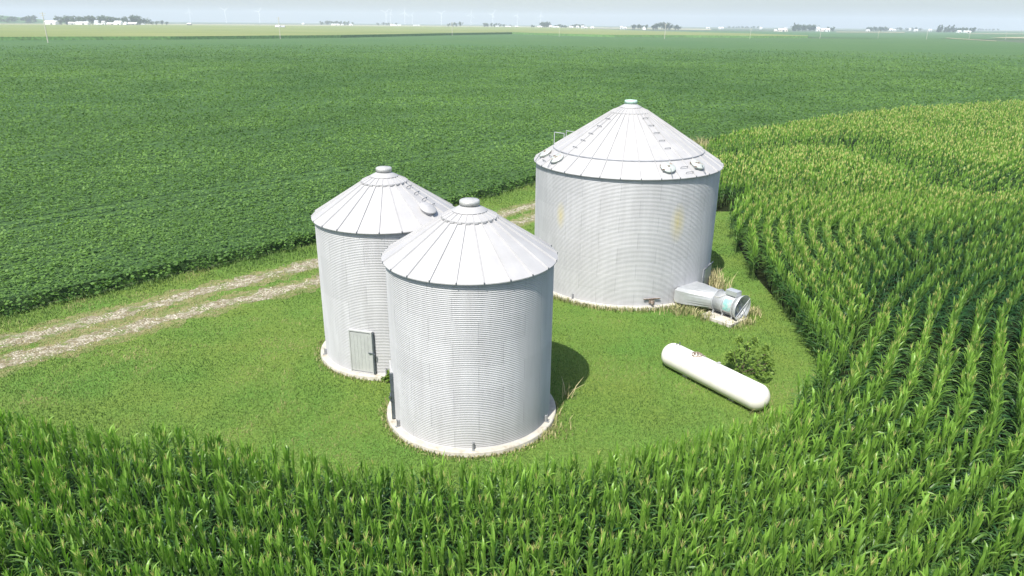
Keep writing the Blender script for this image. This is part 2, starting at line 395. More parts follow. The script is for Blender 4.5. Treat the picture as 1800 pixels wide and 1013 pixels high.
h = (.045 + .055 * rng.random(len(x))) * (1 + 1.9 * rough_) * (.8 + .5 * vnoise(x, y, 3, 21)); wd = .018 * (np.hypot(x, y) / 25) * (.7 + .8 * rng.random(len(x)))
tint = (.06 + .4 * vnoise(x, y, 2.6, 22) + .26 * vnoise(x, y, 11, 25) + .4 * (rng.random(len(x)) - .3) + dry * .7).clip(0, 1)
V, Q, T = blades(np.c_[x, y, np.zeros(len(x))], h, wd, tint, rng); print('grass', len(Q))
def grass_mat():
    m, t, b = new_mat('grass_blade'); a = N(t, 'ShaderNodeAttribute', attribute_name='tint')
    r = ramp(t, a.outputs['Fac'], [(0, (.05, .10, .022)), (.35, (.118, .205, .045)), (.65, (.205, .295, .075)), (1, (.40, .36, .17))])
    link(t, r.outputs[0], b.inputs['Base Color']); b.inputs['Roughness'].default_value = .6; b.inputs['Specular IOR Level'].default_value = .25
    tr = N(t, 'ShaderNodeBsdfTranslucent'); link(t, r.outputs[0], tr.inputs[0]); mx = N(t, 'ShaderNodeMixShader'); mx.inputs[0].default_value = .3
    link(t, b.outputs[0], mx.inputs[1]); link(t, tr.outputs[0], mx.inputs[2]); link(t, mx.outputs[0], t.nodes['Material Output'].inputs[0])
    return m
GRASS = grass_mat()
tag(obj('grass', np_mesh('grass', V, Q, [GRASS], tint=T)), kind='stuff')

# ------------------------------------------------------------------ corn
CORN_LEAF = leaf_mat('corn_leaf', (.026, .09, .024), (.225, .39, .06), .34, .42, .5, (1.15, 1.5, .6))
CORN_STALK = simple('corn_stalk', (.1, .17, .04), .6)
CORN_TASSEL = leaf_mat('corn_tassel', (.42, .42, .13), (.62, .57, .25), .2, .7, .2)
def corn_plant_template(r, lod, tassel=True, h=1.):
    """one maize plant: stalk, arching leaves in two ranks, tassel; returns V, Q, mat index, tint"""
    V, Q, M, T = [], [], [], []
    def quad_strip(rows, mi, tt):
        k = sum(len(a) for a in V); m = len(rows[0])
        for i in range(len(rows) - 1):
            for j in range(m - 1): Q.append((k + i * m + j, k + i * m + j + 1, k + (i + 1) * m + j + 1, k + (i + 1) * m + j)); M.append(mi)
        a = np.array(rows).reshape(-1, 3); V.append(a); T.append(np.full(len(a), tt))
    H = 2.02 * h; nl, seg, z_lo = ((14, 5, .35), (10, 3, .75), (7, 2, 1.05))[lod]
    if lod < 2:
        n = 4; rows = []
        for z, rr in ((0, .016), (H * .55, .014), (H, .007)): rows.append([(rr * math.cos(6.283 * i / n), rr * math.sin(6.283 * i / n), z) for i in range(n + 1)])
        quad_strip(rows, 1, .5)
    plane = r.random() * 6.283
    for i in range(nl):
        f = i / (nl - 1); z0 = z_lo * h + (H - z_lo * h) * f * .97
        az = plane + (i % 2) * math.pi + r.normal(0, .35)
        up = f > .56
        Ln = (.5 if up else .74) * (.82 + .34 * r.random()) * (.85 if f > .9 else 1)
        wd = (.07 if lod == 0 else .085 if lod == 1 else .12) * (.8 + .4 * r.random()) * (1.05 if up else .9)
        if up: t0 = .26 - .12 * f + r.normal(0, .05); t1 = .62 - .3 * (f - .56) / .44 + r.normal(0, .16); t1 += .9 if r.random() < .14 else 0
        else: t0 = .5 - .2 * f + r.normal(0, .07); t1 = 2.35 - .5 * f + r.normal(0, .25)
        rows = []; px = 0.; pz = 0.; tw = r.normal(0, .35)
        for s in range(seg + 1):
            t = s / seg
            if s:
                an = t0 + (t1 - t0) * ((t - .5 / seg) ** 1.4); px += Ln / seg * math.sin(an); pz += Ln / seg * math.cos(an)
            ww = wd / 2 * min(1, .55 + 1.8 * t) * (1 - t ** 2.4) + .004
            an = t0 + (t1 - t0) * t ** 1.4
            c, sn = math.cos(az), math.sin(az)
            tw_ = tw * t; nx, nzz = -math.cos(an), math.sin(an)                      # upper-side normal
            side = np.array([-sn, c, 0]) * math.cos(tw_) + np.array([c * nx, sn * nx, nzz]) * math.sin(tw_)
            ctr = np.array([c * px, sn * px, z0 + pz])
            if lod == 0:
                gut = np.array([c * nx, sn * nx, nzz]) * -.3 * ww; rows.append([ctr - side * ww - gut * .5, ctr + gut * .5, ctr + side * ww - gut * .5])
            else: rows.append([ctr - side * ww, ctr + side * ww])
        quad_strip(rows, 0, float(np.clip((.62 + .34 * (f - .56) / .44 if up else .1 + .32 * f) + r.normal(0, .12), 0, 1)))  # yellower top leaves; lower ones darkened, putting row-gap shade into the tint
    if tassel:
        nb = (8, 6, 4)[lod]
        for i in range(nb):
            az = r.random() * 6.283; el = 0. if i == 0 else .18 + .36 * r.random(); Lb = .3 if i == 0 else .15 + .1 * r.random(); wd = (.008, .016, .038)[lod]
            base = np.array([0, 0, H + .02 + (.0 if i == 0 else .1 * r.random())]); d = np.array([math.sin(el) * math.cos(az), math.sin(el) * math.sin(az), math.cos(el)])
            a2 = r.random() * 6.283; sd_ = np.array([math.cos(a2), math.sin(a2), 0]) * wd / 2
            mid = base + d * Lb * .6; tip = mid + (d + np.array([0, 0, -.35 * math.sin(el)])) * Lb * .4
            quad_strip([[base - sd_, base + sd_], [mid - sd_, mid + sd_], [tip - sd_ * .4, tip + sd_ * .4]], 2, float(r.random()))
    return np.vstack(V), np.array(Q), np.array(M), np.concatenate(T)
def normals(c):
    tg = np.gradient(c, axis=0); tg /= np.hypot(*tg.T)[:, None]; return np.stack([tg[:, 1], -tg[:, 0]], 1)
REF1, REF2 = resample(ROW_REF_1, .25), resample(ROW_REF_2, .25)
N2 = normals(REF2)
def side2(p):
    out = np.empty(len(p))
    for i in range(0, len(p), 20000):
        d = p[i:i + 20000, None] - REF2[None, ::2]; j = (d ** 2).sum(2).argmin(1); out[i:i + 20000] = (d[np.arange(len(j)), j] * N2[::2][j]).sum(1)
    return out
SP = .86
P = []
for ref, ks, first in ((REF2, range(0, 60), True), (REF1, range(-30, 110), False)):
    nrm = normals(ref)
    for kk in ks:
        d = .2 + SP * kk; c = ref + nrm * d
        s = np.r_[0, np.cumsum(np.hypot(*np.diff(c, axis=0).T))]
        t = np.arange(0, s[-1], .12) + rng.random() * .12; t = t + rng.normal(0, .025, len(t))
        X, Y = np.interp(t, s, c[:, 0]), np.interp(t, s, c[:, 1]); D = np.hypot(X, Y)
        keep = rng.random(len(t)) < np.interp(D, [20, 45, 80, 140], [1, .8, .45, .28])
        k = keep & visible(X, Y, 1.5, 240) & (D < 175) & inside(X, Y, CORN_POLY)
        q = np.stack([X, Y], 1)[k]
        if not len(q): continue
        dd = dist_to(q[:, 0], q[:, 1], ref[::3]); k = np.abs(dd - abs(d)) < .2 + .02 * dd; q = q[k]
        if not len(q): continue
        if not first: q = q[side2(q) < -.55]
        P.append(q)
P = np.vstack(P)
P = P + rng.normal(0, .028, P.shape); D = np.hypot(P[:, 0], P[:, 1])
# shorter, greener strips where the row blocks meet
BANDS = [[at(1255, 262, 2), at(1330, 250, 2), at(1420, 248, 2), at(1540, 246, 2)], [at(1535, 256, 2), at(1617, 288, 2), at(1667, 318, 2), at(1720, 327, 2), at(1800, 316, 2), at(1900, 300, 2)]]
bd = np.minimum(*[dist_to(P[:, 0], P[:, 1], resample(b, .5)) for b in BANDS])
band = np.clip(1.2 - bd / 4.5, 0, 1) * .68
vig = vnoise(P[:, 0], P[:, 1], 7, 31) * .6 + vnoise(P[:, 0], P[:, 1], 2.2, 32) * .4
edge = dist_to(P[:, 0], P[:, 1], resample(CORN_NEAR + CORN_RIGHT + CORN_BACK[:6], .4))
size = (.92 + .09 * vig + rng.normal(0, .045, len(P))) * (1 - .35 * band) * np.where(edge < .8, .95, 1)
p_tas = np.clip(.5 + 1.3 * (vig - .4) + np.clip((D - 30) / 30, 0, .4), .15, .97) * (1 - band) * np.where(edge < .9, .35, 1)
GREEN = [at(x_, y_, 2.2) for x_, y_ in ((1500, 480), (1545, 405), (1640, 375), (1800, 350), (1950, 350), (1950, 560), (1800, 585), (1660, 560), (1560, 540))]
gz = inside(P[:, 0], P[:, 1], GREEN) * 1.; p_tas = p_tas * (1 - .75 * gz) * np.where(P[:, 1] > 22, 1., np.interp(P[:, 0], [-9, 0, 14], [1., .55, .45]))
has_t = rng.random(len(P)) < p_tas
order = np.argsort(D); near_ok = visible(P[:, 0], P[:, 1], 1.9, -8)
ind = order[near_ok[order]][:300]; is_ind = np.zeros(len(P), bool); is_ind[ind] = True
print('corn plants', len(P))
rot = rng.random(len(P)) * 6.283
lod = np.where(D < 34, 0, np.where(D < 62, 1, 2))
Vs, Qs, Ms, Ts = [], [], [], []; base = 0
r_ = np.random.default_rng(5)
for L in (0, 1, 2):
    for tas in (True, False):
        for v_ in range(10):
            tv, tq, tm, tt = corn_plant_template(r_, L, tas)
            sel = np.where((lod == L) & (has_t == tas) & (~is_ind))[0][v_::10]
            if not len(sel): continue
            c, s = np.cos(rot[sel])[:, None], np.sin(rot[sel])[:, None]; sz = size[sel][:, None]
            lean = rng.normal(0, .05, (len(sel), 2)); z = tv[None, :, 2] * sz
            wide = sz * (1.12 if L == 2 else 1.)
            X = (tv[None, :, 0] * c - tv[None, :, 1] * s) * wide + lean[:, :1] * z + P[sel, 0][:, None]
            Y = (tv[None, :, 0] * s + tv[None, :, 1] * c) * wide + lean[:, 1:] * z + P[sel, 1][:, None]
            V = np.stack([X, Y, z], -1).reshape(-1, 3); nv = len(tv)
            Q = (tq[None] + (base + np.arange(len(sel)) * nv)[:, None, None]).reshape(-1, 4)
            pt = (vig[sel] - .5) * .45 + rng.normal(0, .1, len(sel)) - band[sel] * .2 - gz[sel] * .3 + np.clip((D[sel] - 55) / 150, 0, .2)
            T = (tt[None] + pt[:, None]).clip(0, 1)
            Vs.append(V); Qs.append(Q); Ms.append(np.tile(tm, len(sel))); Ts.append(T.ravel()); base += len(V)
V, Q, M, T = np.vstack(Vs), np.vstack(Qs), np.concatenate(Ms), np.concatenate(Ts); print('corn quads', len(Q))
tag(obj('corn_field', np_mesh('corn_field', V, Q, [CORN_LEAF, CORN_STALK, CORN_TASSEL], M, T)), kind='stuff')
# the plants nearest the camera, one object each
corn_kinds = []
for v_ in range(10):
    tv, tq, tm, tt = corn_plant_template(r_, 0, True); tt = (tt + r_.normal(0, .1)).clip(0, 1)
    a = tm != 2
    def part(mask, name, mats, mi):
        q = tq[mask]; u, inv = np.unique(q, return_inverse=True); return np_mesh(name, tv[u], inv.reshape(-1, 4), mats, mi, tt[u])
    corn_kinds.append((part(a, 'corn_plant', [CORN_LEAF, CORN_STALK], tm[a]), part(~a, 'tassel', [CORN_TASSEL], None)))
for j, i in enumerate(ind):
    me0, me1 = corn_kinds[j % 10]
    o = obj('corn_plant', me0); o.location = (P[i, 0], P[i, 1], 0); o.rotation_euler = (rng.normal(0, .04), rng.normal(0, .04), rot[i]); o.scale = (size[i],) * 3
    if has_t[i]:
        tag(o, 'green corn plant topped with a tan tassel in the nearest rows along the bottom edge', 'corn plant', 'tasselled corn plants of the nearest rows')
        obj('tassel', me1, o)
    else: tag(o, 'green corn plant still without tassel in the nearest rows along the bottom edge', 'corn plant', 'corn plants without tassel of the nearest rows')

# ------------------------------------------------------------------ grain bins
def wall_mat(name, n_sheets, stain, seed):
    m, t, b = new_mat(name); tc = N(t, 'ShaderNodeTexCoord'); v = tc.outputs['Object']
    sx = N(t, 'ShaderNodeSeparateXYZ'); link(t, v, sx.inputs[0])
    ang = math_n(t, 'MULTIPLY', math_n(t, 'ARCTAN2', sx.outputs[1], sx.outputs[0]), n_sheets / (2 * math.pi))
    ring = math_n(t, 'FLOOR', math_n(t, 'DIVIDE', sx.outputs[2], .8112))
    u = math_n(t, 'ADD', ang, math_n(t, 'MULTIPLY', math_n(t, 'MODULO', ring, 2.), .5))
    fr = math_n(t, 'FRACT', math_n(t, 'ADD', u, 40.)); dist = math_n(t, 'ABSOLUTE', math_n(t, 'SUBTRACT', fr, .5))
    seam = math_n(t, 'GREATER_THAN', dist, .4915)
    cell = N(t, 'ShaderNodeCombineXYZ'); link(t, math_n(t, 'FLOOR', math_n(t, 'ADD', u, 40.)), cell.inputs[0]); link(t, ring, cell.inputs[1]); cell.inputs[2].default_value = seed
    wn = N(t, 'ShaderNodeTexWhiteNoise'); link(t, cell.outputs[0], wn.inputs['Vector'])
    shade = ramp(t, wn.outputs['Value'], [(0, (.425, .427, .436)), (1, (.465, .467, .477))])
    # weathering streaks running down the sheets
    mp = N(t, 'ShaderNodeMapping'); mp.inputs['Scale'].default_value = (2.2, 2.2, .25); link(t, v, mp.inputs[0])
    n1 = noise(t, mp.outputs[0], 1.6, 6, .65); st = ramp(t, n1.outputs[0], [(.35, (.92, .915, .91)), (.65, (1.04, 1.04, 1.035))])
    c = mixc(t, 1., shade.outputs[0], st.outputs[0], 'MULTIPLY')
    c = mixc(t, math_n(t, 'MULTIPLY', seam, .45), c, (.25, .25, .26))
    n2 = noise(t, mp.outputs[0], 3.5, 6, .7)
    for (sx_, sy_, sz_, rr, zr) in stain:
        vs = N(t, 'ShaderNodeVectorMath', operation='SUBTRACT'); link(t, v, vs.inputs[0]); vs.inputs[1].default_value = (sx_, sy_, sz_)
        vm = N(t, 'ShaderNodeVectorMath', operation='MULTIPLY'); link(t, vs.outputs[0], vm.inputs[0]); vm.inputs[1].default_value = (1 / rr, 1 / rr, 1 / zr)
        ln = N(t, 'ShaderNodeVectorMath', operation='LENGTH'); link(t, vm.outputs[0], ln.inputs[0])
        f = math_n(t, 'SUBTRACT', 1.0, ln.outputs['Value']); f = math_n(t, 'MULTIPLY', f, math_n(t, 'MULTIPLY', n2.outputs[0], 1.6))
        f = N(t, 'ShaderNodeClamp'); link(t, math_n(t, 'MULTIPLY', math_n(t, 'SUBTRACT', 1.0, ln.outputs['Value']), math_n(t, 'MULTIPLY', n2.outputs[0], 1.7)), f.inputs[0])
        c = mixc(t, f.outputs[0], c, (.50, .44, .24))
    link(t, c, b.inputs['Base Color']); b.inputs['Metallic'].default_value = .08; b.inputs['Roughness'].default_value = .6; b.inputs['Specular IOR Level'].default_value = .35
    return m
ROOF = simple('roof_galvanised', (.405, .403, .402), .55, .06, .07, 1.2)
ROOF_OLD = simple('roof_galvanised_rusty', (.40, .398, .396), .55, .06, .08, 1.2, dirt=((.42, .24, .12), 2.3, .70))
CAP = simple('cap_metal', (.5, .5, .48), .45, .3, .12, 5, dirt=((.3, .15, .08), 4, .58))
CAP_GREEN = simple('cap_painted', (.42, .6, .5), .5, 0, .1, 5, dirt=((.5, .5, .45), 4, .6))
DARK = simple('dark_steel', (.12, .14, .16), .5, .5, .2)
CONC = simple('concrete', (.47, .445, .385), .9, 0, .16, 3.5, .3, dirt=((.32, .28, .2), 2.2, .58))
GALV = simple('galvanised_sheet', (.5, .52, .53), .4, .4, .1, 4)
DOOR = simple('door_sheet', (.52, .525, .525), .45, .3, .07, 3)
RUST = simple('rusty_steel', (.17, .125, .095), .8, .1, .4, 14, dirt=((.46, .42, .36), 9, .5))
BRACKET = simple('bracket_steel', (.28, .29, .3), .6, .2, .2, 6)
BAND = simple('lap_shade_grey', (.27, .28, .3), .6, .1, .2, 3)  # dark grey standing for the shade below the roof lap
ZS = .18
CP = .0676
def make_bin(name, label, xy, R, H, rise, ribs, phase, roofmat, wallm, collar_r, cap_r, capmat, slab=.25, seg=144, mid_ring=None, view=None):
    """corrugated steel bin; local +X is turned by `phase`; z = 0 is the lawn"""
    root = empty(name, (*xy, 0)); tag(root, label, 'grain bin')
    # wall: real corrugations
    nc = int(round(H / CP)); ns = 6; k = np.arange(nc * ns + 1); zz = ZS + k * (H / (nc * ns)); rr = R + .008 * np.cos(2 * np.pi * k / ns)
    lap = np.floor((zz - ZS) / (12 * CP)) % 2 * .002; rr = rr + lap
    th = np.arange(seg) * 2 * np.pi / seg
    V = np.stack([rr[:, None] * np.cos(th), rr[:, None] * np.sin(th), np.broadcast_to(zz[:, None], (len(zz), seg))], -1).reshape(-1, 3)
    a = np.arange(len(zz) - 1)[:, None] * seg; i = np.arange(seg)[None]; i2 = (i + 1) % seg
    Q = np.stack([a + i, a + i2, a + seg + i2, a + seg + i], -1).reshape(-1, 4)
    obj('wall', np_mesh('wall', V, Q, [wallm], smooth=True), root)
    # foundation
    m = MB(); m.lathe([(R - .4, ZS), (R + slab - .03, ZS - .002), (R + slab, ZS - .03), (R + slab + .03, -.05)], 96, smooth=False); m.build('foundation', CONC, root)
    # roof
    top = ZS + H; ro = R + .13; slope = rise / R; rz = lambda r: top + .02 + (R - r) * slope
    m = MB(); n = ribs * 4
    prof = [(ro - .012, rz(ro) - .05), (ro, rz(ro) - .045), (ro, rz(ro))]
    rads = [ro, mid_ring, collar_r * .8] if mid_ring else [ro, collar_r * .8]
    if mid_ring:
        m.lathe([(ro - .01, rz(ro) - .035), (ro, rz(ro) - .03), (ro, rz(ro)), (mid_ring - .25, rz(mid_ring - .25))], n, smooth=False)
        m.lathe([(mid_ring - .02, rz(mid_ring) + .0), (mid_ring, rz(mid_ring) + .05), (mid_ring - .02, rz(mid_ring) + .06), (collar_r * .8, rz(collar_r * .8) + .035)], n, smooth=False)
    else: m.lathe([(ro - .01, rz(ro) - .035), (ro, rz(ro) - .03), (ro, rz(ro)), (collar_r * .8, rz(collar_r * .8))], n, smooth=False)
    def rib(t, r0, r1, lift, hw=.016, hh=.05):
        c, s = math.cos(t), math.sin(t); e = Vector((-s, c, 0)) * hw; pts = []
        for r in (r0, r1):
            p = Vector((c * r, s * r, rz(r) + lift)); up = Vector((c * slope, s * slope, 1)).normalized() * hh
            pts += [p - e * 1.3, p - e * .6 + up, p + e * .6 + up, p + e * 1.3]
        m.add(pts, [(0, 1, 5, 4), (1, 2, 6, 5), (2, 3, 7, 6), (0, 3, 2, 1), (4, 5, 6, 7)])
    for i in range(ribs):
        t = phase + 2 * math.pi * i / ribs
        if mid_ring: rib(t, ro - .005, mid_ring - .03, .0); rib(t, mid_ring - .005, collar_r * .85, .045)
        else: rib(t, ro - .005, collar_r * .85, 0.)
    m.build('roof', roofmat, root)
    if mid_ring:
        m = MB(); m.lathe([(mid_ring + .03, rz(mid_ring + .03) + .004), (mid_ring + .035, rz(mid_ring) + .045), (mid_ring + .004, rz(mid_ring) + .06)], n, smooth=False); m.build('lap_shade_strip', BAND, root)  # dark edge strip: the lap's shadow put into the colour
    for i in range(ribs):
        m = MB(); m2 = MB()
        t = phase + 2 * math.pi * i / ribs; c, s = math.cos(t), math.sin(t); M_ = Matrix.Rotation(t, 3, 'Z')
        m.box((c * (ro + .004), s * (ro + .004), rz(ro) + .012), (.03, .035, .085), M_)
        m2.box((c * (R + .02), s * (R + .02), top - .13), (.03, .05, .05), M_)
        m.build('rib_end', DARK, root); m2.build('roof_clip', GALV, root)  # small dark boxes put the darkness of the open rib ends into colour
    m = MB(); m.lathe([(R + .012, top - .015), (ro - .02, rz(ro) - .03)], 96); m.lathe([(R + .015, top - .085), (R + .02, top - .08), (R + .02, top - .02), (R + .01, top - .015)], 96); m.build('eave_shade_ring', DARK, root)  # dark ring puts the overhang's shade on the wall top into its colour
    # collar tier and cap
    cz = rz(collar_r) + .075; capz = ZS + H + rise - .1
    sl2 = (capz - .1 - cz) / (collar_r - cap_r * .8)
    m = MB(); m.lathe([(collar_r - .01, cz - .05), (collar_r, cz - .045), (collar_r, cz), (cap_r * .8, capz - .1)], n, smooth=False)
    for i in range(ribs):
        t = phase + 2 * math.pi * i / ribs; c, s = math.cos(t), math.sin(t); e = Vector((-s, c, 0)) * .011; pts = []
        for r in (collar_r - .005, cap_r * 1.75):
            p = Vector((c * r, s * r, cz + (collar_r - r) * sl2)); pts += [p - e, p - e * .6 + Vector((0, 0, .03)), p + e * .6 + Vector((0, 0, .03)), p + e]
        m.add(pts, [(0, 1, 5, 4), (1, 2, 6, 5), (2, 3, 7, 6), (0, 3, 2, 1), (4, 5, 6, 7)])
    m.lathe([(cap_r * 1.75, cz + (collar_r - cap_r * 1.75) * sl2 + .028), (cap_r * 1.72, cz + (collar_r - cap_r * 1.72) * sl2 + .04), (cap_r * .9, capz - .06)], 40)
    for i in range(ribs * 2):
        t = phase + 2 * math.pi * (i + .5) / (ribs * 2); c, s = math.cos(t), math.sin(t)
        if i % 2 == 0: m.box((c * (collar_r + .02), s * (collar_r + .02), rz(collar_r + .02) + .05), (.03, 2 * math.pi * collar_r / ribs * .55, .06), Matrix.Rotation(t, 3, 'Z'))
    m.build('roof_collar', roofmat, root)
    m = MB(); m.lathe([(cap_r * .9, capz - .14), (cap_r * .9, capz - .02), (cap_r, capz - .02), (cap_r, capz + .1), (cap_r * .9, capz + .135), (.01, capz + .17)], 36); m.build('peak_cap', capmat, root)
    root['R'] = R
    return root, rz, top
def anchor(root, R, t, mat=BRACKET):
    c, s = math.cos(t), math.sin(t); M_ = Matrix.Rotation(t, 3, 'Z'); m = MB()
    m.box((c * (R + .05), s * (R + .05), ZS + .14), (.08, .07, .22), M_); m.box((c * (R + .09), s * (R + .09), ZS + .012), (.17, .1, .02), M_)
    m.tube((c * (R + .11), s * (R + .11), ZS + .02), (c * (R + .11), s * (R + .11), ZS + .3), .013); m.build('anchor_bracket', mat, root)
def ang_of(xy, px, py, z):
    """wall angle of a bin at a sighting of its near wall"""
    return None
def roof_steps(root, rz, radii, t, wd=.34):
    for r in radii:
        c, s = math.cos(t), math.sin(t); e = Vector((-s, c, 0)); p = Vector((c * r, s * r, rz(r) + .015)); m = MB()
        up = Vector((0, 0, .07)); o_ = Vector((c, s, 0)) * .05
        m.path([p - e * wd / 2, p - e * wd / 2 + up + o_, p + e * wd / 2 + up + o_, p + e * wd / 2], .013, 5); m.build('roof_step', DARK, root)
vdir = lambda xy: math.atan2(-xy[1], -xy[0])         # angle towards the camera
va, vc, vl = vdir(BIN_A), vdir(BIN_C), vdir(BIN_L)
A, rzA, topA = make_bin('grain_bin', 'small corrugated steel grain bin with a wide door beside the gravel lane', BIN_A, 2.927, 6.115, 1.86, 22, va + rad(10.6), ROOF, wall_mat('bin_wall_sheet', 11, [], 1.), .94, .33, CAP)
C, rzC, topC = make_bin('grain_bin', 'small corrugated steel grain bin standing nearest the corn, in front of the others', BIN_C, 2.939, 6.075, 1.86, 22, vc + rad(8.0), ROOF, wall_mat('bin_wall_sheet', 11, [], 5.), .96, .35, CAP)
stains = [(math.cos(vl + rad(33)) * 4.99, math.sin(vl + rad(33)) * 4.99, 4.5, .5, 1.1), (math.cos(vl - rad(40)) * 4.99, math.sin(vl - rad(40)) * 4.99, 4.5, .35, .8)]
Lb, rzL, topL = make_bin('grain_bin', 'largest corrugated steel grain bin with rusty roof vents and a side fan', BIN_L, 4.987, 6.674, 3.13, 32, vl + rad(8.3), ROOF_OLD, wall_mat('bin_wall_sheet', 16, stains, 9.), 1.04, .34, CAP_GREEN, slab=.2, seg=192, mid_ring=4.05)

def bin_door(root, R, t, z0, z1, wd, mat=DOOR, handle=True):
    """sheet door standing proud of the wall, hinged on one side"""
    M_ = Matrix.Rotation(t, 3, 'Z'); c, s = math.cos(t), math.sin(t); d = R * math.cos(wd / 2 / R) + .075; h = z1 - z0; zc = (z0 + z1) / 2
    P_ = lambda dx, dy, z: M_ @ Vector((d + dx, dy, z))
    m = MB(); m.box(P_(0, 0, zc), (.03, wd - .1, h - .08), M_)
    for y in np.linspace(-wd / 2 + .2, wd / 2 - .2, 5): m.box(P_(.018, y, zc), (.012, .03, h - .24), M_)
    dr = m.build('door', mat, root)
    m = MB()
    for sgn in (-1, 1): m.box(P_(-.045, sgn * (wd / 2 - .02), zc), (.16, .05, h), M_)
    m.box(P_(-.045, 0, z1 + .0225), (.16, wd, .045), M_); m.box(P_(-.045, 0, z0 - .0225), (.16, wd, .045), M_); m.build('door_frame', mat, dr)
    if handle:
        m = MB(); y = wd / 2; m.box(P_(-.02, y + .045, zc), (.13, .055, h + .03), M_); m.build('door_jamb', DARK, dr)
        m = MB(); m.box(P_(.06, y - .02, zc + .03), (.03, .3, .035), M_); m.tube(P_(.1, y + .1, zc + .02), P_(.04, y + .1, zc - .18), .025); m.build('latch', DARK, dr)
bin_door(A, 2.927, va - rad(26), ZS + .05, ZS + 1.85, 1.02)
bin_door(C, 2.939, vc - rad(83), ZS + .05, ZS + 1.85, 1.02)
for t in (12, -60, 75, 130, 200, 250): anchor(A, 2.927, va + rad(t - 18.5))
for t in (0.5, -62, 64, 120, 180, 240): anchor(C, 2.939, vc + rad(t))
for t in (-28, 60, 110, 160, 210, 255): anchor(Lb, 4.987, vl + rad(t))
roof_steps(A, rzA, (1.15, 1.5, 1.85, 2.2), va + rad(57))
roof_steps(Lb, rzL, (1.35, 1.85, 2.35, 2.85, 3.35, ), vl + rad(36)); roof_steps(Lb, rzL, (1.5, 2.05, 2.6, 3.1, 3.6), vl - rad(48))
def hatch(root, rz, r, t, rr, mat, name='roof_hatch', tilt=0.):
    c, s = math.cos(t), math.sin(t); p = Vector((c * r, s * r, rz(r))); nrm_ = Vector((c * .55, s * .55, 1)).normalized()
    M4 = Matrix.Translation(p) @ nrm_.to_track_quat('Z', 'Y').to_matrix().to_4x4()
    m = MB(); m.lathe([(rr * .85, -.05), (rr * .85, .08), (rr, .09), (rr, .13), (rr * .9, .16), (.01, .19)], 28, M4); return m.build(name, mat, root), M4
hatch(A, rzA, 2.3, va + rad(45), .36, ROOF)
VENT = simple('vent_galvanised', (.5, .54, .5), .5, .2, .12, 6, dirt=((.36, .19, .1), 3, .55))
def vent(t, r=4.52):
    o, M4 = hatch(Lb, rzL, r, t, .38, VENT, 'roof_vent')
    m = MB(); f = lambda x, y, z: tuple((M4 @ Vector((x, y, z))))
    inv = Vector((math.cos(t), math.sin(t), 0))
    p0 = M4 @ Vector((0, 0, .1)) + inv * .27; p1 = Vector((math.cos(t) * (4.99 + .12), math.sin(t) * (4.99 + .12), rzL(5.11) + .05))
    m.tube(p0, p1, .016); m.build('stay', DARK, o)
    m = MB(); m.box(f(0, 0, .2), (.1, .1, .05)); m.box(f(-.2, .14, .13), (.34, .07, .06)); m.box(f(-.3, -.1, .1), (.1, .3, .06)); m.build('lid_bracket', RUST, o)
for t in (-73, -52, 26, 50): vent(vl + rad(t))
for t0, r in ((-62, 4.5), (-62, 4.85), (38, 4.55), (39, 4.88)):
    roof_steps(Lb, rzL, (r,), vl + rad(t0), .42)
# guard rails of the ladder, behind the roof
t = vl - rad(128)
m = MB()
for dt_ in (-.1, .1):
    c, s = math.cos(t + dt_), math.sin(t + dt_); b0 = Vector((c * 5.12, s * 5.12, topL - 1.)); b1 = Vector((c * 5.12, s * 5.12, topL + .95)); b2 = Vector((c * 4.4, s * 4.4, topL + .95)); b3 = Vector((c * 4.4, s * 4.4, rzL(4.4)))
    m.path([b0, b1, b2, b3], .025)
m.build('ladder_rail', GALV, Lb)
# walk-in door of the large bin
bin_door(Lb, 4.987, vl + rad(70), ZS + .1, ZS + 1.3, 1.3, GALV, False)
tt_ = vl + rad(69); c, s = math.cos(tt_), math.sin(tt_); e = Vector((-s, c, 0)); p = Vector((c * 5.08, s * 5.08, 0))
m = MB(); m.path([p - e * .86 + Vector((0, 0, ZS + .1)), p - e * .82 + Vector((0, 0, ZS + 1.4)), p + e * .84 + Vector((0, 0, ZS + 1.4))], .035); m.build('door_rail', DARK, Lb)
# rusty unloading stub on the large bin
tt_ = vl + rad(20); c, s = math.cos(tt_), math.sin(tt_); M_ = Matrix.Rotation(tt_, 3, 'Z'); m = MB()
m.box((c * 5.04, s * 5.04, ZS + .25), (.05, .3, .2), M_); m.tube((c * 5.0, s * 5.0, ZS + .22), (c * 5.25, s * 5.25, ZS + .16), .07, .07, 12); m.box((c * 5.06, s * 5.06, ZS + .4), (.06, .9, .04), M_)
m.build('unload_stub', RUST, Lb)

# ------------------------------------------------------------------ drying fan with transition duct
FAN_A = rad(-50)
fc, fs = math.cos(FAN_A), math.sin(FAN_A); FR = Matrix.Rotation(FAN_A, 3, 'Z')
fan = empty('aeration_fan', (10.8, 33.0, 0), FAN_A)
tag(fan, 'grey drying fan with tapered sheet duct at the foot of the largest bin', 'fan')
def ring_pts(x, hw, hh, z, square, n=24):
    out = []
    for i in range(n):
        t = 2 * math.pi * (i + .5) / n; cx_, sx_ = math.cos(t), math.sin(t)
        if square: k_ = 1 / max(abs(cx_), abs(sx_)); cx_, sx_ = cx_ * k_, sx_ * k_
        out.append((x, cx_ * hw, z + sx_ * hh))
    return out
m = MB(); FZ = .74; FRAD = .52
rings = [ring_pts(-2.5, 1.0, .42, .62, True), ring_pts(-1.95, .95, .43, .64, True), ring_pts(-.62, FRAD, FRAD, FZ, False), ring_pts(-.55, FRAD, FRAD, FZ, False)]
m.add([p for r in rings for p in r], [(j * 24 + i, j * 24 + (i + 1) % 24, (j + 1) * 24 + (i + 1) % 24, (j + 1) * 24 + i) for j in range(3) for i in range(24)])
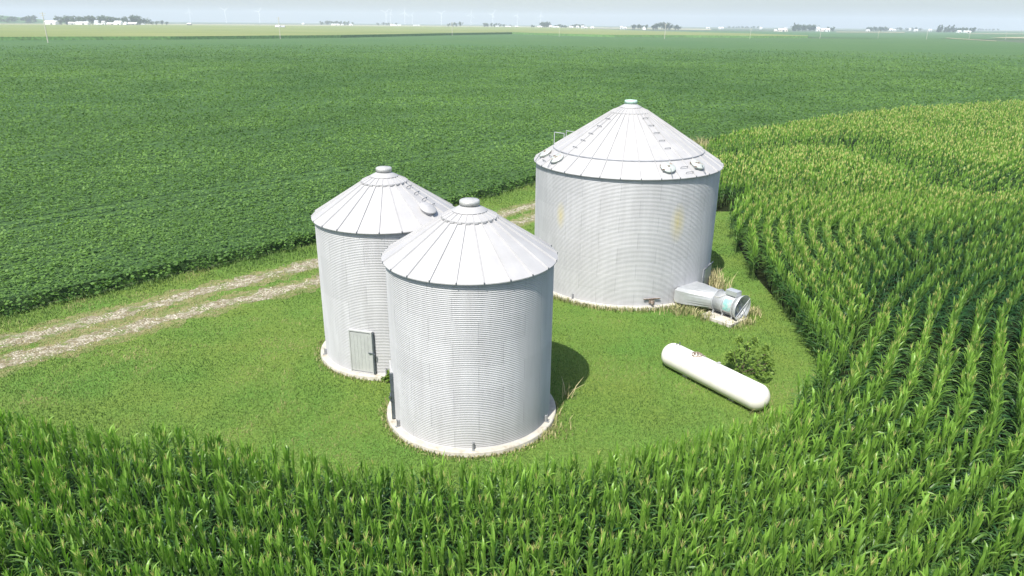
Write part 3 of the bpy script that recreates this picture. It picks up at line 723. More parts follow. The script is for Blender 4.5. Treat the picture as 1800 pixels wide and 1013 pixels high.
m.build('transition_duct', GALV, fan)
HOUS = simple('fan_housing', (.46, .48, .49), .45, .3, .15, 6, dirt=((.3, .2, .14), 7, .6))
TEAL = simple('teal_decal', (.25, .5, .46), .5, 0, .2, 8, dirt=((.45, .47, .46), 5, .5))
M4 = Matrix.Translation((0, 0, FZ)) @ Matrix.Rotation(rad(90), 4, 'Y')
m = MB(); m.lathe([(FRAD - .02, -.55), (FRAD + .02, -.55), (FRAD + .02, .62), (FRAD - .02, .62), (FRAD - .02, -.55)], 32, M4)
for xx in (-.53, .02, .58): m.lathe([(FRAD + .021, xx), (FRAD + .07, xx), (FRAD + .07, xx + .04), (FRAD + .021, xx + .04)], 32, M4, smooth=False)
m.build('housing', HOUS, fan)
m = MB(); m.lathe([(FRAD + .025, .1), (FRAD + .025, .52)], 8, M4, a0=rad(-90 - 18 - 30), a1=rad(-90 + 30 - 10)); m.build('decal', TEAL, fan)
m = MB(); m.lathe([(FRAD - .01, .63), (FRAD + .05, .66), (FRAD + .16, .9), (FRAD + .15, .9), (FRAD + .02, .66)], 32, M4); m.build('intake_bell', HOUS, fan)
m = MB(); m.tube((-.2, 0, FZ), (.5, 0, FZ), .17, .17, 16); m.build('motor', DARK, fan)
m = MB()
for i in range(6):
    t = i * math.pi / 3; m.box((.55, math.cos(t) * .26, FZ + math.sin(t) * .26), (.02, .15, .38), Matrix.Rotation(t - math.pi / 2, 3, 'X') @ Matrix.Rotation(.5, 3, 'Z'))
m.build('impeller', GALV, fan)
m = MB()
for i in range(4):
    t = i * math.pi / 2 + .6; m.tube((.88, 0, FZ), (.9, math.cos(t) * (FRAD + .15), FZ + math.sin(t) * (FRAD + .15)), .016)
m.build('guard', GALV, fan)
m = MB(); m.box((.32, -.05, FZ + FRAD + .16), (.62, .42, .24)); m.build('control_box', GALV, fan)
m = MB(); m.box((-.35, -.42, FZ + .22), (.28, .06, .28)); m.tube((-.22, -.45, FZ + .36), (.1, -.16, FZ + .6), .018); m.build('junction_box', CAP, fan)
m = MB(); m.lathe([(FRAD + .024, -.45), (FRAD + .024, .5)], 6, M4, a0=rad(-58), a1=rad(-20)); m.build('opening_strip', DARK, fan)  # dark strip on the closed housing, its colour standing for a dark opening
for xx in (-.5, .04, .58):
    for yy in (-.38, .38): m = MB(); m.box((xx, yy, .28), (.06, .06, .34)); m.build('leg', HOUS, fan)
pad = MB(); pad.box((.1, -.28, .05), (1.75, 1.5, .2)); pad = pad.build('concrete_pad', CONC)
pad.location = fan.location; pad.rotation_euler = (0, 0, FAN_A); tag(pad, 'low pale concrete pad under the drying fan', 'concrete pad')

# ------------------------------------------------------------------ propane tank
def tank_mat():
    m, t, b = new_mat('tank_paint'); tc = N(t, 'ShaderNodeTexCoord'); v = tc.outputs['Object']
    n = noise(t, v, 3, 6, .65); sx = N(t, 'ShaderNodeSeparateXYZ'); link(t, v, sx.inputs[0])
    c = ramp(t, n.outputs[0], [(.3, (.74, .71, .64)), (.6, (.80, .785, .74))])
    lowz = N(t, 'ShaderNodeMapRange'); link(t, sx.outputs[2], lowz.inputs[0]); lowz.inputs[1].default_value = .55; lowz.inputs[2].default_value = .1
    f = math_n(t, 'MULTIPLY', lowz.outputs[0], math_n(t, 'MULTIPLY', n.outputs[0], 1.1))
    link(t, mixc(t, f, c.outputs[0], (.55, .46, .28)), b.inputs['Base Color']); b.inputs['Roughness'].default_value = .4
    return m
ta, tb = Vector((6.66, 27.72)), Vector((9.62, 23.42))
TL = (tb - ta).length; TR = .535; TZ = .55
tank = empty('propane_tank', ((ta.x + tb.x) / 2, (ta.y + tb.y) / 2, 0), math.atan2(tb.y - ta.y, tb.x - ta.x))
tag(tank, 'long white propane tank lying on the mown grass beside a shrub', 'tank')
M4 = Matrix.Translation((0, 0, TZ)) @ Matrix.Rotation(rad(90), 4, 'Y')
cap_l = .46; half = TL / 2; prof = []
for i in range(13):
    a_ = math.pi / 2 * i / 12; prof.append((max(.001, TR * math.sin(a_)), -half + cap_l * (1 - math.cos(a_))))
for xx in (-1.02, -1.0, 1.0, 1.02): prof.append((TR + (.003 if abs(xx) < 1.01 else 0), xx))
prof += [(r, -z) for r, z in reversed(prof[:13])]
m = MB(); m.lathe(prof, 40, M4); m.build('shell', tank_mat(), tank)
for xx in (-1.2, 1.2): m = MB(); m.box((xx, 0, .05), (.25, .5, .12)); m.build('foot', CONC, tank)
tx = -half + TL * .33
m = MB(); m.lathe([(.21, TZ + TR - .06), (.22, TZ + TR + .04), (.2, TZ + TR + .045), (.19, TZ + TR - .02)], 24); o = m.build('valve_collar', RUST, tank); o.location.x = tx
m = MB(); m.tube((tx, .03, TZ + TR - .02), (tx, .03, TZ + TR + .13), .03); m.tube((tx - .08, -.05, TZ + TR), (tx - .08, -.05, TZ + TR + .09), .045); m.tube((tx + .07, -.03, TZ + TR), (tx + .07, -.03, TZ + TR + .08), .035); m.tube((tx + .05, .03, TZ + TR + .08), (tx + .36, .1, TZ + TR + .05), .02); m.build('valve', RUST, tank)
m = MB(); tx2 = -half + TL * .13; m.tube((tx2, .1, TZ + TR - .03), (tx2, .1, TZ + TR + .14), .025); m.tube((tx2 - .12, .05, TZ + TR - .03), (tx2 - .12, .05, TZ + TR + .05), .03); m.build('fitting', DARK, tank)
m = MB(); m.box((tx + 1.0, .12, TZ + TR + .005), (.1, .22, .05)); m.build('lifting_lug', CAP, tank)

# ------------------------------------------------------------------ shrub, weeds, dry grass
SHRUB = leaf_mat('shrub_leaf', (.06, .125, .02), (.26, .38, .075), .35, .5, .3)
WOOD = simple('bark', (.12, .09, .06), .9)
def shrub(name, label, loc, blobs, nleaf, lsz, cat='shrub', group=None, stems=6, seed=1):
    r = np.random.default_rng(seed); root = empty(name, (*loc, 0)); tag(root, label, cat, group)
    Ps, Tn = [], []
    for (bx, by, bz, br, bh) in blobs:
        k_ = int(nleaf / len(blobs)); d = r.normal(0, 1, (k_, 3)); d /= np.linalg.norm(d, axis=1)[:, None]; rad_ = r.random((k_, 1)) ** .6 * 1.12
        p = d * rad_ * np.array([br, br, bh]) + np.array([bx, by, bz]); cl = vnoise(p[:, 0] * 3 + 9, p[:, 2] * 3 + p[:, 1] * 3 + 9, .6, seed + 3) > .3
        Ps.append(p[cl]); Tn.append((.15 + .5 * r.random(cl.sum()) + .25 * (p[cl, 2] - .3)).clip(0, 1))
    P_ = np.vstack(Ps); P_[:, 2] = np.maximum(P_[:, 2], .03); nz, t, bt = rand_dirs(len(P_), r, .7); sz = lsz * (.6 + .8 * r.random((len(P_), 1)))
    V, Q, T = quads_from(P_, t * sz, bt * sz * .7, np.concatenate(Tn)); obj('foliage', np_mesh('foliage', V, Q, [SHRUB], tint=T), root)
    m = MB()
    for i in range(stems):
        b_ = blobs[i % len(blobs)]; m.path([(r.normal(0, .05), r.normal(0, .05), -.02), (b_[0] * .5, b_[1] * .5, b_[2] * .5), (b_[0] + r.normal(0, .1), b_[1] + r.normal(0, .1), b_[2] + b_[4] * .6)], .014, 5)
    m.build('stem', WOOD, root); return root
bx_, by_ = at(1306, 655)
shrub('shrub', 'leafy green shrub growing up against the propane tank', (bx_, by_), [(0, 0, .55, .55, .5), (-.25, .15, .95, .4, .45), (.45, -.35, .45, .5, .4), (.3, .3, .9, .35, .35), (.8, .0, .75, .3, .3), (-.6, .2, .6, .28, .3), (.6, -.75, .35, .35, .3), (0, .05, 1.35, .22, .25), (-.7, -.1, .9, .16, .2), (1.0, -.3, .55, .18, .2), (.5, .5, 1.25, .15, .22), (-.25, .3, 1.4, .13, .2), (.95, .35, 1., .14, .18)], 2200, .06, stems=10, seed=4)
wx, wy = at(682, 672)
shrub('weed', 'small leafy weed sprouting at the concrete ring of the bin with the wide door', (wx, wy), [(0, 0, .25, .2, .2), (.1, 0, .4, .12, .15), (-.15, .1, .15, .15, .12)], 260, .06, 'weed', stems=3, seed=6)
wx, wy = at(1108, 556)
# taller tufts of ripe grass
def dry_tufts(spots, name):
    Vs, Qs, Ts = [], [], []; b_ = 0
    for (cx, cy, rr, n_, hh, dry_) in spots:
        p = rng.normal(0, rr, (n_, 2)) + np.array([cx, cy])
        for (bx0, by0), r0 in ((BIN_A, 3.2), (BIN_C, 3.2), (BIN_L, 5.2)):
            d_ = p - np.array([bx0, by0]); q_ = np.hypot(*d_.T); bad = q_ < r0; p[bad] = np.array([bx0, by0]) + d_[bad] / q_[bad, None] * (r0 + .05)
        V, Q, T = blades(np.c_[p, np.zeros(n_)], hh * (.5 + .7 * rng.random(n_)), .028 + .02 * rng.random(n_), (dry_ + rng.normal(0, .2, n_)).clip(0, 1), rng, .45)
        Vs.append(V); Qs.append(Q + b_); Ts.append(T); b_ += len(V)
    m, t, b = new_mat('ripe_grass'); a = N(t, 'ShaderNodeAttribute', attribute_name='tint')
    r = ramp(t, a.outputs['Fac'], [(0, (.09, .17, .035)), (.4, (.19, .21, .07)), (1, (.5, .44, .24))]); link(t, r.outputs[0], b.inputs['Base Color']); b.inputs['Roughness'].default_value = .8
    tag(obj(name, np_mesh(name, np.vstack(Vs), np.vstack(Qs), [m], tint=np.concatenate(Ts))), kind='stuff')
sp = [(*at(1256, 512), .35, 260, .9, .8), (*at(1250, 500), .3, 160, .9, .8), (*at(1322, 552), .25, 110, .42, .7), (*at(1312, 568), .25, 120, .35, .6), (*at(1290, 575), .3, 90, .25, .45), (*at(1215, 548), .3, 200, .4, .55), (*at(1190, 550), .3, 170, .35, .5), (*at(985, 750), .4, 40, .3, .6), (*at(970, 765), .3, 50, .25, .5), (*at(995, 700), .15, 20, .6, .8), (*at(1240, 560), .25, 150, .35, .5), (12, 66, 1.2, 200, 1.6, .85), (*at(1232, 262), .8, 260, 1.3, .7)]
for t in np.linspace(-75, 62, 46): sp.append((BIN_L[0] + math.cos(vl + rad(t)) * 5.3, BIN_L[1] + math.sin(vl + rad(t)) * 5.3, .12, 26, .24, .5))
for t in np.linspace(-100, 95, 40): sp.append((BIN_C[0] + math.cos(vc + rad(t)) * 3.3, BIN_C[1] + math.sin(vc + rad(t)) * 3.3, .12, 18, .14, .55))
for t in np.linspace(-110, 40, 26): sp.append((BIN_A[0] + math.cos(va + rad(t)) * 3.3, BIN_A[1] + math.sin(va + rad(t)) * 3.3, .12, 14, .14, .5))
for x_, y_, r0 in ((1262, 665, .3), (1248, 655, .3), (1235, 650, .25), (1225, 645, .25), (1208, 640, .2), (1290, 700, .2), (1330, 722, .2), (1180, 620, .15)): sp.append((*at(x_, y_), r0, 60, .3, .5))
dry_tufts(sp, 'ripe_grass')

# ------------------------------------------------------------------ far country: fields
def field_mat(name, c0, c1, scale=.03):
    m, t, b = new_mat(name); tc = N(t, 'ShaderNodeTexCoord'); mp = N(t, 'ShaderNodeMapping'); mp.inputs['Scale'].default_value = (.25, 1, 1); link(t, tc.outputs['Object'], mp.inputs[0])
    n = noise(t, mp.outputs[0], scale, 6, .6); n2 = noise(t, tc.outputs['Object'], 1.2, 4, .7)
    c = mixc(t, .35, ramp(t, n.outputs[0], [(.3, c0), (.7, c1)]).outputs[0], ramp(t, n2.outputs[0], [(.3, c0), (.7, c1)]).outputs[0])
    link(t, c, b.inputs['Base Color']); b.inputs['Roughness'].default_value = .85; b.inputs['Specular IOR Level'].default_value = .2
    return m
F_CORN = field_mat('far_corn_tassels', (.095, .16, .04), (.28, .29, .105), .02)
F_GREEN = field_mat('far_green', (.05, .12, .04), (.085, .165, .055))
F_PALE = field_mat('far_pale', (.26, .26, .15), (.38, .36, .22))
F_SIDE = simple('far_corn_side', (.13, .27, .07), .8, 0, .4, .6)
def block(name, pts, z, topm, sidem):
    """standing crop with real height"""
    n = len(pts); me = bpy.data.meshes.new(name)
    me.from_pydata([(x, y, z) for x, y in pts] + [(x, y, -.02) for x, y in pts], [], [tuple(range(n))] + [(i, (i + 1) % n, (i + 1) % n + n, i + n) for i in range(n)])
    me.materials.append(topm); me.materials.append(sidem)
    for p in me.polygons: p.material_index = 0 if p.index == 0 else 1
    me.update(); bm = bmesh.new(); bm.from_mesh(me); bmesh.ops.recalc_face_normals(bm, faces=bm.faces); bm.to_mesh(me); bm.free()
    o = obj(name, me); tag(o, kind='stuff'); return o
P_ = lambda *pts: [at(x, y) for x, y in pts]
block('far_corn_field', P_((-900, 84), (-300, 76), (0, 72), (300, 70.8), (600, 67.2), (780, 62.8), (900, 60.3), (1000, 63.7), (1080, 65.7), (1200, 66), (1330, 67), (1420, 67.3), (1420, 66), (1300, 61.5), (1150, 57.5), (1000, 50.5), (900, 49), (600, 47.5), (300, 46), (0, 45.5), (-900, 40)), 2.6, F_CORN, F_SIDE)
poly_sheet('pale_field', P_((-900, 39), (0, 44.8), (300, 45.3), (600, 46.8), (900, 48.2), (1250, 53.5), (1250, 51.2), (900, 46.7), (600, 44.4), (300, 42.6), (0, 42.4)), .4, F_PALE)
poly_sheet('green_field', P_((1000, 56), (1200, 59.2), (1430, 66.5), (1520, 67.6), (1700, 69), (2300, 80), (2300, 62), (1800, 56.4), (1600, 57.5), (1250, 55)), .3, F_GREEN)
poly_sheet('stubble_strip', P_((1470, 57.6), (1590, 58.3), (1590, 57.1), (1470, 56.4)), .9, F_PALE)
poly_sheet('stubble_strip', P_((1740, 68), (1840, 69.5), (1840, 65.5), (1760, 66.8)), .9, F_PALE)
poly_sheet('stubble_strip', P_((1660, 68.4), (1750, 74.2), (1752, 73.6), (1665, 67.7)), .9, F_PALE)
poly_sheet('stubble_strip', P_((1700, 60.2), (1800, 60.8), (1800, 59.9), (1700, 59.4)), .9, F_PALE)
poly_sheet('road', P_((-900, 41.0), (0, 42.0), (600, 43.9), (1200, 49.8), (1900, 55.5), (1900, 55.0), (1200, 49.4), (600, 43.6), (0, 41.7), (-900, 40.7)), .6, F_PALE)
# low hill at the far left
hm = MB(); hx, hy = at_dist(-160, 2600)
prof = [(520 * (1 - i / 10) + .1, 42 * (math.sin(math.pi / 2 * (i / 10) ** 1.2)) ** 1.3) for i in range(11)]
hm.lathe(prof, 48, Matrix.Diagonal((1.25, .7, 1, 1))); hill = hm.build('hills', F_GREEN); hill.location = (hx, hy, -1); tag(hill, kind='structure')

# ------------------------------------------------------------------ far trees
TREE_LEAF = leaf_mat('tree_leaf', (.02, .05, .016), (.07, .12, .035), .15, .6, .25)
def tree_kind(seed, shape):
    r = np.random.default_rng(seed); Ps = []
    if shape == 'round': cl = [(r.normal(0, .22), r.normal(0, .22), .16 + .66 * r.random(), .13 + .12 * r.random()) for _ in range(13)]
    else: cl = [(r.normal(0, .04), r.normal(0, .04), .12 + .8 * i / 9, .22 * (1 - i / 10.5)) for i in range(10)]
    for a, b, c_, q in cl:
        d = r.normal(0, 1, (38, 3)); d /= np.linalg.norm(d, axis=1)[:, None]; Ps.append(d * q * r.random((38, 1)) ** .4 + np.array([a, b, c_]))
    P_ = np.vstack(Ps); nz, t, bt = rand_dirs(len(P_), r, .9); sz = .055 * (.6 + .8 * r.random((len(P_), 1)))
    V, Q, T = quads_from(P_, t * sz, bt * sz, (r.random(len(P_)) * .7 + .3 * (P_[:, 2] - .3)).clip(0, 1))
    m = MB(); m.tube((0, 0, 0), (0, 0, .5), .022, .01, 6)
    for i in range(4): m.tube((0, 0, .25 + .05 * i), (cl[i][0] * .8, cl[i][1] * .8, cl[i][2]), .012, .005, 5)
    tk = m.build('trunk', WOOD); me_t = tk.data; bpy.data.objects.remove(tk)
    return np_mesh('crown', V, Q, [TREE_LEAF], tint=T), me_t
KINDS = [tree_kind(40 + i, 'round') for i in range(4)]; CON = [tree_kind(60 + i, 'cone') for i in range(2)]
rt = np.random.default_rng(77)
def tree(px, D, h, label, group, kinds=None, wide=1.):
    x, y = at_dist(px, D); cr, tk = (kinds or KINDS)[rt.integers(0, len(kinds or KINDS))]
    o = empty('tree', (x, y, 0), rt.random() * 6.28); o.scale = (h * wide, h * wide, h); tag(o, label, 'tree', group)
    obj('crown', cr, o); obj('trunk', tk, o)
def grove(x0, x1, n, D, h0, h1, label, group, kinds=None, wide=1.1):
    for i in range(n):
        tree(x0 + (x1 - x0) * (i + .5) / n + rt.normal(0, 1), D * (1 + rt.normal(0, .02)), h0 + (h1 - h0) * rt.random(), label, group, kinds, wide)
GRV = 'trees around the far farmsteads'
grove(104, 258, 17, 2050, 22, 27, 'hazy tree in the long grove behind the white sheds at the left horizon', 'trees of the long left grove', None, 1.35)
grove(262, 298, 4, 2250, 10, 15, 'low hazy tree trailing off the end of the long left grove', 'low trees past the left grove')
grove(2, 62, 9, 2500, 16, 26, 'hazy tree on the low rise at the far left edge', 'trees on the left rise', None, 1.3)
grove(562, 614, 8, 3300, 17, 20, 'hazy tree in the dark clump behind tiny white sheds beneath the turbines', 'trees of the clump beneath the turbines')
tree(620, 3300, 14, 'small single hazy tree just past the dark clump beneath the turbines', 'lone trees on the horizon')
grove(664, 698, 6, 3600, 12, 15, 'hazy tree in the flat-topped row right under two turbines', 'trees of the flat-topped row')
for px, D, h in ((789, 2900, 14), (796, 2900, 18), (801, 2900, 18), (809, 2900, 20)): tree(px, D, h, 'one of four dark lone trees behind a pale utility pole', 'four dark lone trees')
grove(850, 888, 7, 3000, 12, 18, 'hazy tree in the mound-shaped clump left of the low sheds', 'trees of the mound-shaped clump')
grove(888, 900, 3, 3000, 9, 12, 'low hazy tree at the end of the mound-shaped clump', 'low trees by the mound-shaped clump')
for px in (953, 958, 964): tree(px, 2700, 23, 'one of three crowded round trees near the middle of the horizon', 'three crowded round trees', None, 1.25)
tree(937, 2700, 12, 'tiny tree standing alone before the three crowded round trees', 'lone trees on the horizon')
grove(974, 1000, 5, 2800, 10, 16, 'hazy tree among the white farm buildings at mid horizon', 'trees among the mid farm')
grove(1002, 1026, 5, 3000, 12, 16, 'hazy tree in the pale row past the mid farm buildings', 'trees past the mid farm')
grove(1110, 1138, 6, 2400, 13, 17, 'dark tree beside the small white gabled house', 'trees by the gabled house')
for px, h in ((1149, 20), (1156, 22), (1163, 24), (1171, 22), (1178, 23)): tree(px, 2350, h, 'tall round tree in the tight clump behind a pale utility pole', 'trees of the tight tall clump', None, 1.2)
for px in (1187, 1193): tree(px, 2350, 16, 'one of a pair of shorter trees ending the tight tall clump', 'pair of shorter trees')
grove(1280, 1335, 10, 4200, 12, 16, 'faint blue tree in the long thin line on the horizon', 'trees of the thin blue line')
grove(1393, 1432, 9, 2500, 19, 23, 'dark tree in the dense windbreak by a white farmhouse', 'trees of the dense windbreak', None, 1.2)
tree(1395, 2480, 26, 'taller pointed tree at the start of the dense windbreak', 'lone trees on the horizon', CON)
grove(1455, 1463, 2, 2480, 14, 17, 'small tree at the end of the white farm buildings', 'trees ending the white farm')
grove(1522, 1560, 10, 2800, 15, 18, 'hazy tree in the even flat row on the right horizon', 'trees of the even flat row')
grove(1574, 1620, 9, 3600, 13, 17, 'pale hazy tree in the broken row between white specks', 'trees of the broken pale row')
grove(1645, 1676, 8, 2500, 17, 25, 'pointed conifer in the ragged windbreak near the right edge', 'conifers of the ragged windbreak', CON, 1.2)
grove(1675, 1712, 7, 2500, 14, 18, 'round tree behind the low white sheds near the right edge', 'trees behind the right sheds')
grove(1716, 1755, 8, 4500, 12, 15, 'faint tree at the far right end of the horizon', 'faint trees at the right end')

# ------------------------------------------------------------------ far farm buildings
WHITE = simple('white_siding', (.8, .8, .78), .6, 0, .04, .2); ROOFW = simple('white_roof', (.82, .82, .8), .5, 0, .04, .2); ROOFG = simple('grey_roof', (.35, .36, .38), .6, 0, .1, .2); ROOFT = simple('tan_roof', (.55, .5, .45), .6, 0, .1, .2)
PINK = simple('tan_siding', (.7, .6, .54), .7, 0, .05, .2); GLASSD = simple('dark_opening', (.08, .09, .1), .3, 0, .2, 1)
def building(px, D, wid, dep, h, roof_h, label, cat, wallm=WHITE, roofm=ROOFW, rz_=0., name='farm_shed', door=True):
    x, y = at_dist(px, D); o = empty(name, (x, y, 0), rz_); tag(o, label, cat)
    m = MB(); a, b_ = wid / 2, dep / 2
    m.add([(-a, -b_, 0), (a, -b_, 0), (a, b_, 0), (-a, b_, 0), (-a, -b_, h), (a, -b_, h), (a, b_, h), (-a, b_, h), (-a, 0, h + roof_h), (a, 0, h + roof_h)],
          [(0, 1, 5, 4), (2, 3, 7, 6), (1, 2, 6, 9, 5), (3, 0, 4, 8, 7)]); m.build('wall', wallm, o)
    m = MB(); e = .5; k_ = roof_h / b_; zz = h - e * k_
    for t_ in (0, .25): m.add([(-a - e, -b_ - e, zz + t_), (a + e, -b_ - e, zz + t_), (a + e, 0, h + roof_h + t_), (-a - e, 0, h + roof_h + t_), (a + e, b_ + e, zz + t_), (-a - e, b_ + e, zz + t_)], [(0, 1, 2, 3), (3, 2, 4, 5)])
    m.build('roof', roofm, o)
    if door:
        m = MB(); m.box((wid * .15, -b_ - .06, min(h * .4, 2)), (min(wid * .25, 5), .1, min(h * .8, 4))); m.build('door', GLASSD, o)
        for s_ in (-.3, -.1): m = MB(); m.box((wid * s_, -b_ - .06, h * .55), (1.4, .1, 1.2)); m.build('window', GLASSD, o)
    return o
B = building
B(91, 1900, 29, 16, 6, 4, 'white gabled shed standing alone ahead of the left grove', 'shed', roofm=ROOFW)
B(146, 1980, 32, 14, 5, 3, 'long white shed in front of the left grove', 'shed')
B(128, 1985, 17, 12, 4.4, 2.5, 'grey-walled shed joined to the long white shed', 'shed', simple('grey_siding', (.5, .52, .52), .6))
B(171, 1990, 9, 8, 8, 4, 'narrow white house between trees of the left grove', 'house', roofm=ROOFG, name='farmhouse')
B(183, 1990, 9, 8, 7, 3.5, 'white house under the trees beside the narrow house', 'house', roofm=ROOFG, name='farmhouse')
B(174, 1900, 20, 6, 2.6, 1.2, 'low white lean-to before the narrow house', 'shed')
B(197, 1930, 22, 10, 4, 2.5, 'pale pinkish shed in the middle of the left farmyard', 'shed', PINK, ROOFW)
B(209, 1930, 17, 14, 7, 4, 'tall white barn in the left farmyard', 'barn', roofm=ROOFW, name='barn')
B(221, 1930, 9, 9, 5, 4, 'small white gabled barn right after the tall white barn', 'barn', roofm=ROOFW, name='barn', rz_=1.57)
B(234, 1960, 22, 10, 4.5, 3, 'white-roofed shed with brown front ending the left farmyard', 'shed', simple('brown_siding', (.3, .27, .25), .7), ROOFW)  # walls a darker brown than the neighbouring sheds
B(252, 1990, 8, 6, 3, 1, 'tiny pale hut past the left farmyard', 'hut')
B(489, 1500, 8, 7, 4, 2.5, 'small white house standing in the far corn behind a utility pole', 'house', roofm=ROOFW, name='farmhouse')
B(498, 1500, 7, 6, 3.4, 2.2, 'small pale shed beside the white house in the far corn', 'shed', roofm=ROOFG)
B(333, 2300, 12, 8, 4, 2, 'little dark-fronted shed alone beneath the first turbine', 'shed', GLASSD, ROOFW)
B(533, 3500, 10, 8, 4, 3, 'white speck of a shed before the clump beneath the turbines', 'shed')
B(590, 3150, 34, 10, 4, 2, 'white sheds row at the foot of the clump beneath the turbines', 'shed')
B(602, 3100, 9, 8, 4, 2, 'short white hut beside the sheds row', 'hut')
B(617, 3100, 14, 8, 4, 2, 'white shed near the small single tree', 'shed')
B(696, 3300, 44, 9, 3.4, 1.5, 'long low white shed past the flat-topped row', 'shed')
B(688, 3350, 9, 8, 5, 3, 'white hut at the end of the flat-topped row', 'hut')
B(732, 3500, 30, 10, 3, 1.5, 'lone low white shed on open ground beneath turbines', 'shed')
B(874, 2850, 12, 8, 3.5, 2, 'small white shed below the mound-shaped clump', 'shed')
B(893, 2850, 20, 9, 3.5, 2, 'wide white shed below the low trees', 'shed')
B(908, 2900, 12, 8, 3.5, 2, 'white hut after the wide white shed', 'hut')
B(949, 2600, 15, 9, 4, 2.5, 'white shed at the foot of the three crowded trees', 'shed')
B(968, 2600, 8, 7, 6, 3, 'white house right after the three crowded trees', 'house', name='farmhouse')
B(977, 2600, 20, 9, 4, 2, 'long white shed of the mid farm', 'shed')
B(1004, 2800, 12, 8, 4, 3, 'white shed before the pale tree row', 'shed'); B(1015, 2750, 8, 7, 5, 3, 'white cottage before the pale tree row', 'house', name='farmhouse')
B(1024, 2700, 10, 9, 6, 3, 'white barn at the end of the pale tree row', 'barn', name='barn'); B(1029, 2500, 10, 7, 3.5, 2, 'white hut in front of the end barn', 'hut'); B(1041, 2500, 10, 7, 4, 2.4, 'last white hut of the mid farm', 'hut')
B(1092, 2400, 7, 7, 7, 2, 'first tall white bin-like hut of the pair in open fields', 'hut'); B(1098, 2420, 10, 7, 4.5, 2, 'white shed of the pair in open fields', 'shed')
B(1132, 2250, 9, 9, 5, 5, 'small white gabled house in front of dark trees', 'house', rz_=1.57, name='farmhouse')
B(1244, 3600, 16, 9, 4, 2, 'white speck of a shed on the open right horizon', 'shed'); B(1267, 3200, 20, 10, 5, 3, 'white roofed shed at the start of the thin blue line', 'shed'); B(1337, 3400, 10, 9, 6, 3, 'white hut near the end of the thin blue line', 'hut')
B(1366, 2050, 18, 9, 3, 2, 'low pinkish shed before the dense windbreak', 'shed', PINK, ROOFW); B(1374, 2020, 20, 10, 5, 3.2, 'white barn before the dense windbreak', 'barn', PINK, ROOFW, name='barn'); B(1380, 2040, 10, 9, 8, 3, 'tall pale house before the dense windbreak', 'house', PINK, ROOFG, name='farmhouse')
B(1437, 2350, 9, 9, 9, 4, 'tall white farmhouse after the dense windbreak', 'house', name='farmhouse'); B(1447, 2300, 18, 10, 6, 3, 'tan walled barn of the white farm', 'barn', PINK, ROOFW, name='barn'); B(1454, 2250, 12, 9, 6, 3, 'white shed ending the white farm', 'shed')
B(1525, 2600, 12, 8, 3.6, 2, 'small white shed under the even flat row', 'shed'); B(1565, 3000, 14, 9, 5, 4, 'white gabled speck after the even flat row', 'barn', name='barn'); B(1572, 3000, 10, 9, 4, 2, 'white hut before the broken pale row', 'hut'); B(1599, 3300, 8, 7, 9, 2, 'white tower-like hut in the broken pale row', 'hut'); B(1609, 3000, 14, 8, 4, 2.5, 'white shed under the broken pale row', 'shed'); B(1634, 3200, 14, 9, 5, 3, 'white shed before the ragged windbreak', 'shed')
B(1685, 2300, 12, 9, 4, 2.4, 'white shed right after the ragged windbreak', 'shed'); B(1699, 2300, 22, 9, 4, 2.2, 'long low white shed near the right edge', 'shed')

# ------------------------------------------------------------------ utility poles
POLE = simple('weathered_pole', (.55, .52, .44), .8, 0, .15, 1)
poles = [(85, 444, 17.5), (493, 600, 17), (795, 845, 14.5), (983, 830, 11), (1168, 765, 15.5), (1318, 800, 11), (1441, 890, 12.5), (1543, 960, 10), (1628, 900, 11), (1703, 960, 9.5), (1767, 960, 9)]
nth = ('first', 'second', 'third', 'fourth', 'fifth', 'sixth', 'seventh', 'eighth', 'ninth', 'tenth', 'eleventh', 'twelfth')
proto = None
for i, (px, D, h) in enumerate(poles):
    x, y = at_dist(px, D); o = empty('utility_pole', (x, y, 0))
    tag(o, f'pale utility pole at the far edge of the soybeans, {nth[i]} from the left', 'utility pole', 'utility poles along the far road')
    if proto is None:
        m = MB(); m.tube((0, 0, -.2), (.012, 0, 1), .011, .0075, 8); pm = m.build('mast', POLE); m = MB(); m.box((.012, 0, .955), (.13, .008, .01)); m.box((.012, 0, .9), (.09, .008, .01)); xm = m.build('crossarm', POLE)
        proto = (pm.data, xm.data); bpy.data.objects.remove(pm); bpy.data.objects.remove(xm)
    o.scale = (h * 1.6, h * 1.6, h); obj('mast', proto[0], o); obj('crossarm', proto[1], o)

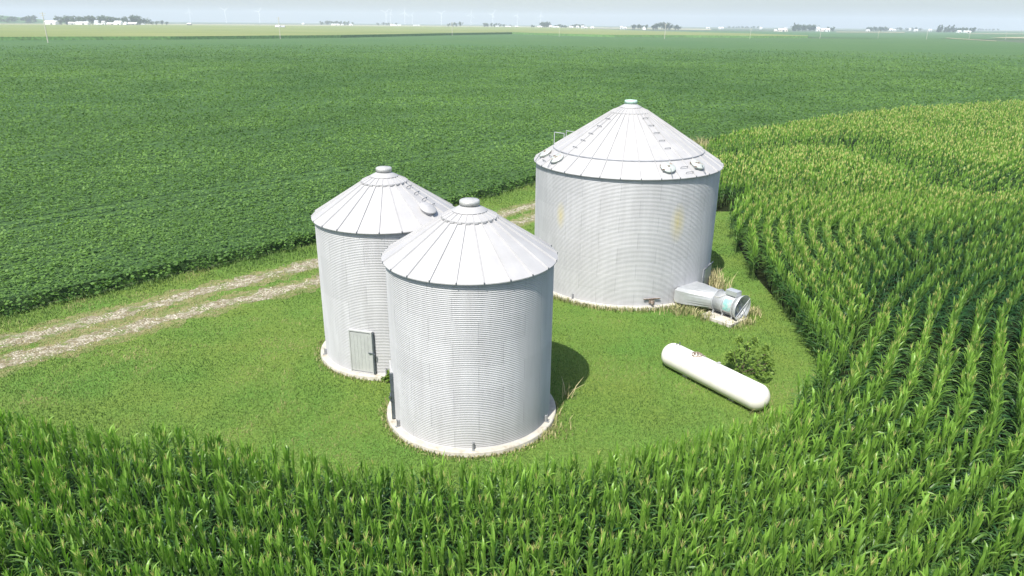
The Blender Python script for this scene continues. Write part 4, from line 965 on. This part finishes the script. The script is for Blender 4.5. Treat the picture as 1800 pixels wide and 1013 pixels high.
# ------------------------------------------------------------------ wind turbines
TURB = simple('turbine_white', (.85, .86, .87), .4, 0, .02, .05)
m = MB(); m.tube((0, 0, 0), (0, 0, 80), 2.2, 1.3, 12); q = m.build('tower', TURB); m_tower = q.data; bpy.data.objects.remove(q)
m = MB(); m.box((0, 1.5, 81.3), (3.4, 9, 3.6)); m.tube((0, -3, 81.3), (0, -5.4, 81.3), 1.6, .7, 12); q = m.build('nacelle', TURB); m_nac = q.data; bpy.data.objects.remove(q)
m = MB(); bl = [(0, 1.0, .9), (4, 1.7, .6), (10, 1.9, .45), (25, 1.2, .28), (40, .5, .12)]
m.add([p for z, c_, t_ in bl for p in ((-c_, 0, z), (0, -t_, z), (c_, 0, z), (0, t_, z))], [(j * 4 + i, j * 4 + (i + 1) % 4, (j + 1) * 4 + (i + 1) % 4, (j + 1) * 4 + i) for j in range(len(bl) - 1) for i in range(4)])
q = m.build('blade', TURB); m_bl = q.data; bpy.data.objects.remove(q)
turbs = [(335, 6300, 5), (398, 5200, 60), (457, 5800, 40), (679, 5400, 50), (687, 6200, 15), (712, 5600, 8), (725, 7200, 30), (776, 5800, 55), (828, 6400, 10), (866, 6000, 35), (909, 6700, 20), (950, 6300, 0)]
for i, (px, D, a_) in enumerate(turbs):
    x, y = at_dist(px, D); o = empty('wind_turbine', (x, y, 0), rad(rt.normal(0, 14)))
    tag(o, f'faint white wind turbine on the hazy horizon, {nth[i]} from the left', 'wind turbine', 'wind turbines on the horizon')
    obj('tower', m_tower, o); obj('nacelle', m_nac, o)
    for k_ in range(3):
        b_ = obj('blade', m_bl, o); b_.location = (0, -4.4, 81.3); b_.rotation_euler = (0, rad(a_ + 120 * k_), 0)

# ------------------------------------------------------------------ haze
m = bpy.data.materials.new('haze'); m.use_nodes = True; t = m.node_tree; t.nodes.clear()
pv = t.nodes.new('ShaderNodeVolumePrincipled'); pv.inputs['Color'].default_value = (.80, .875, 1., 1); pv.inputs['Density'].default_value = 1.75e-4; pv.inputs['Anisotropy'].default_value = -.05
mo = t.nodes.new('ShaderNodeOutputMaterial'); t.links.new(pv.outputs[0], mo.inputs['Volume'])
hz = MB(); hz.box((0, 0, 64.), (19600, 19600, 132.)); hz = hz.build('haze', m); tag(hz, kind='stuff')
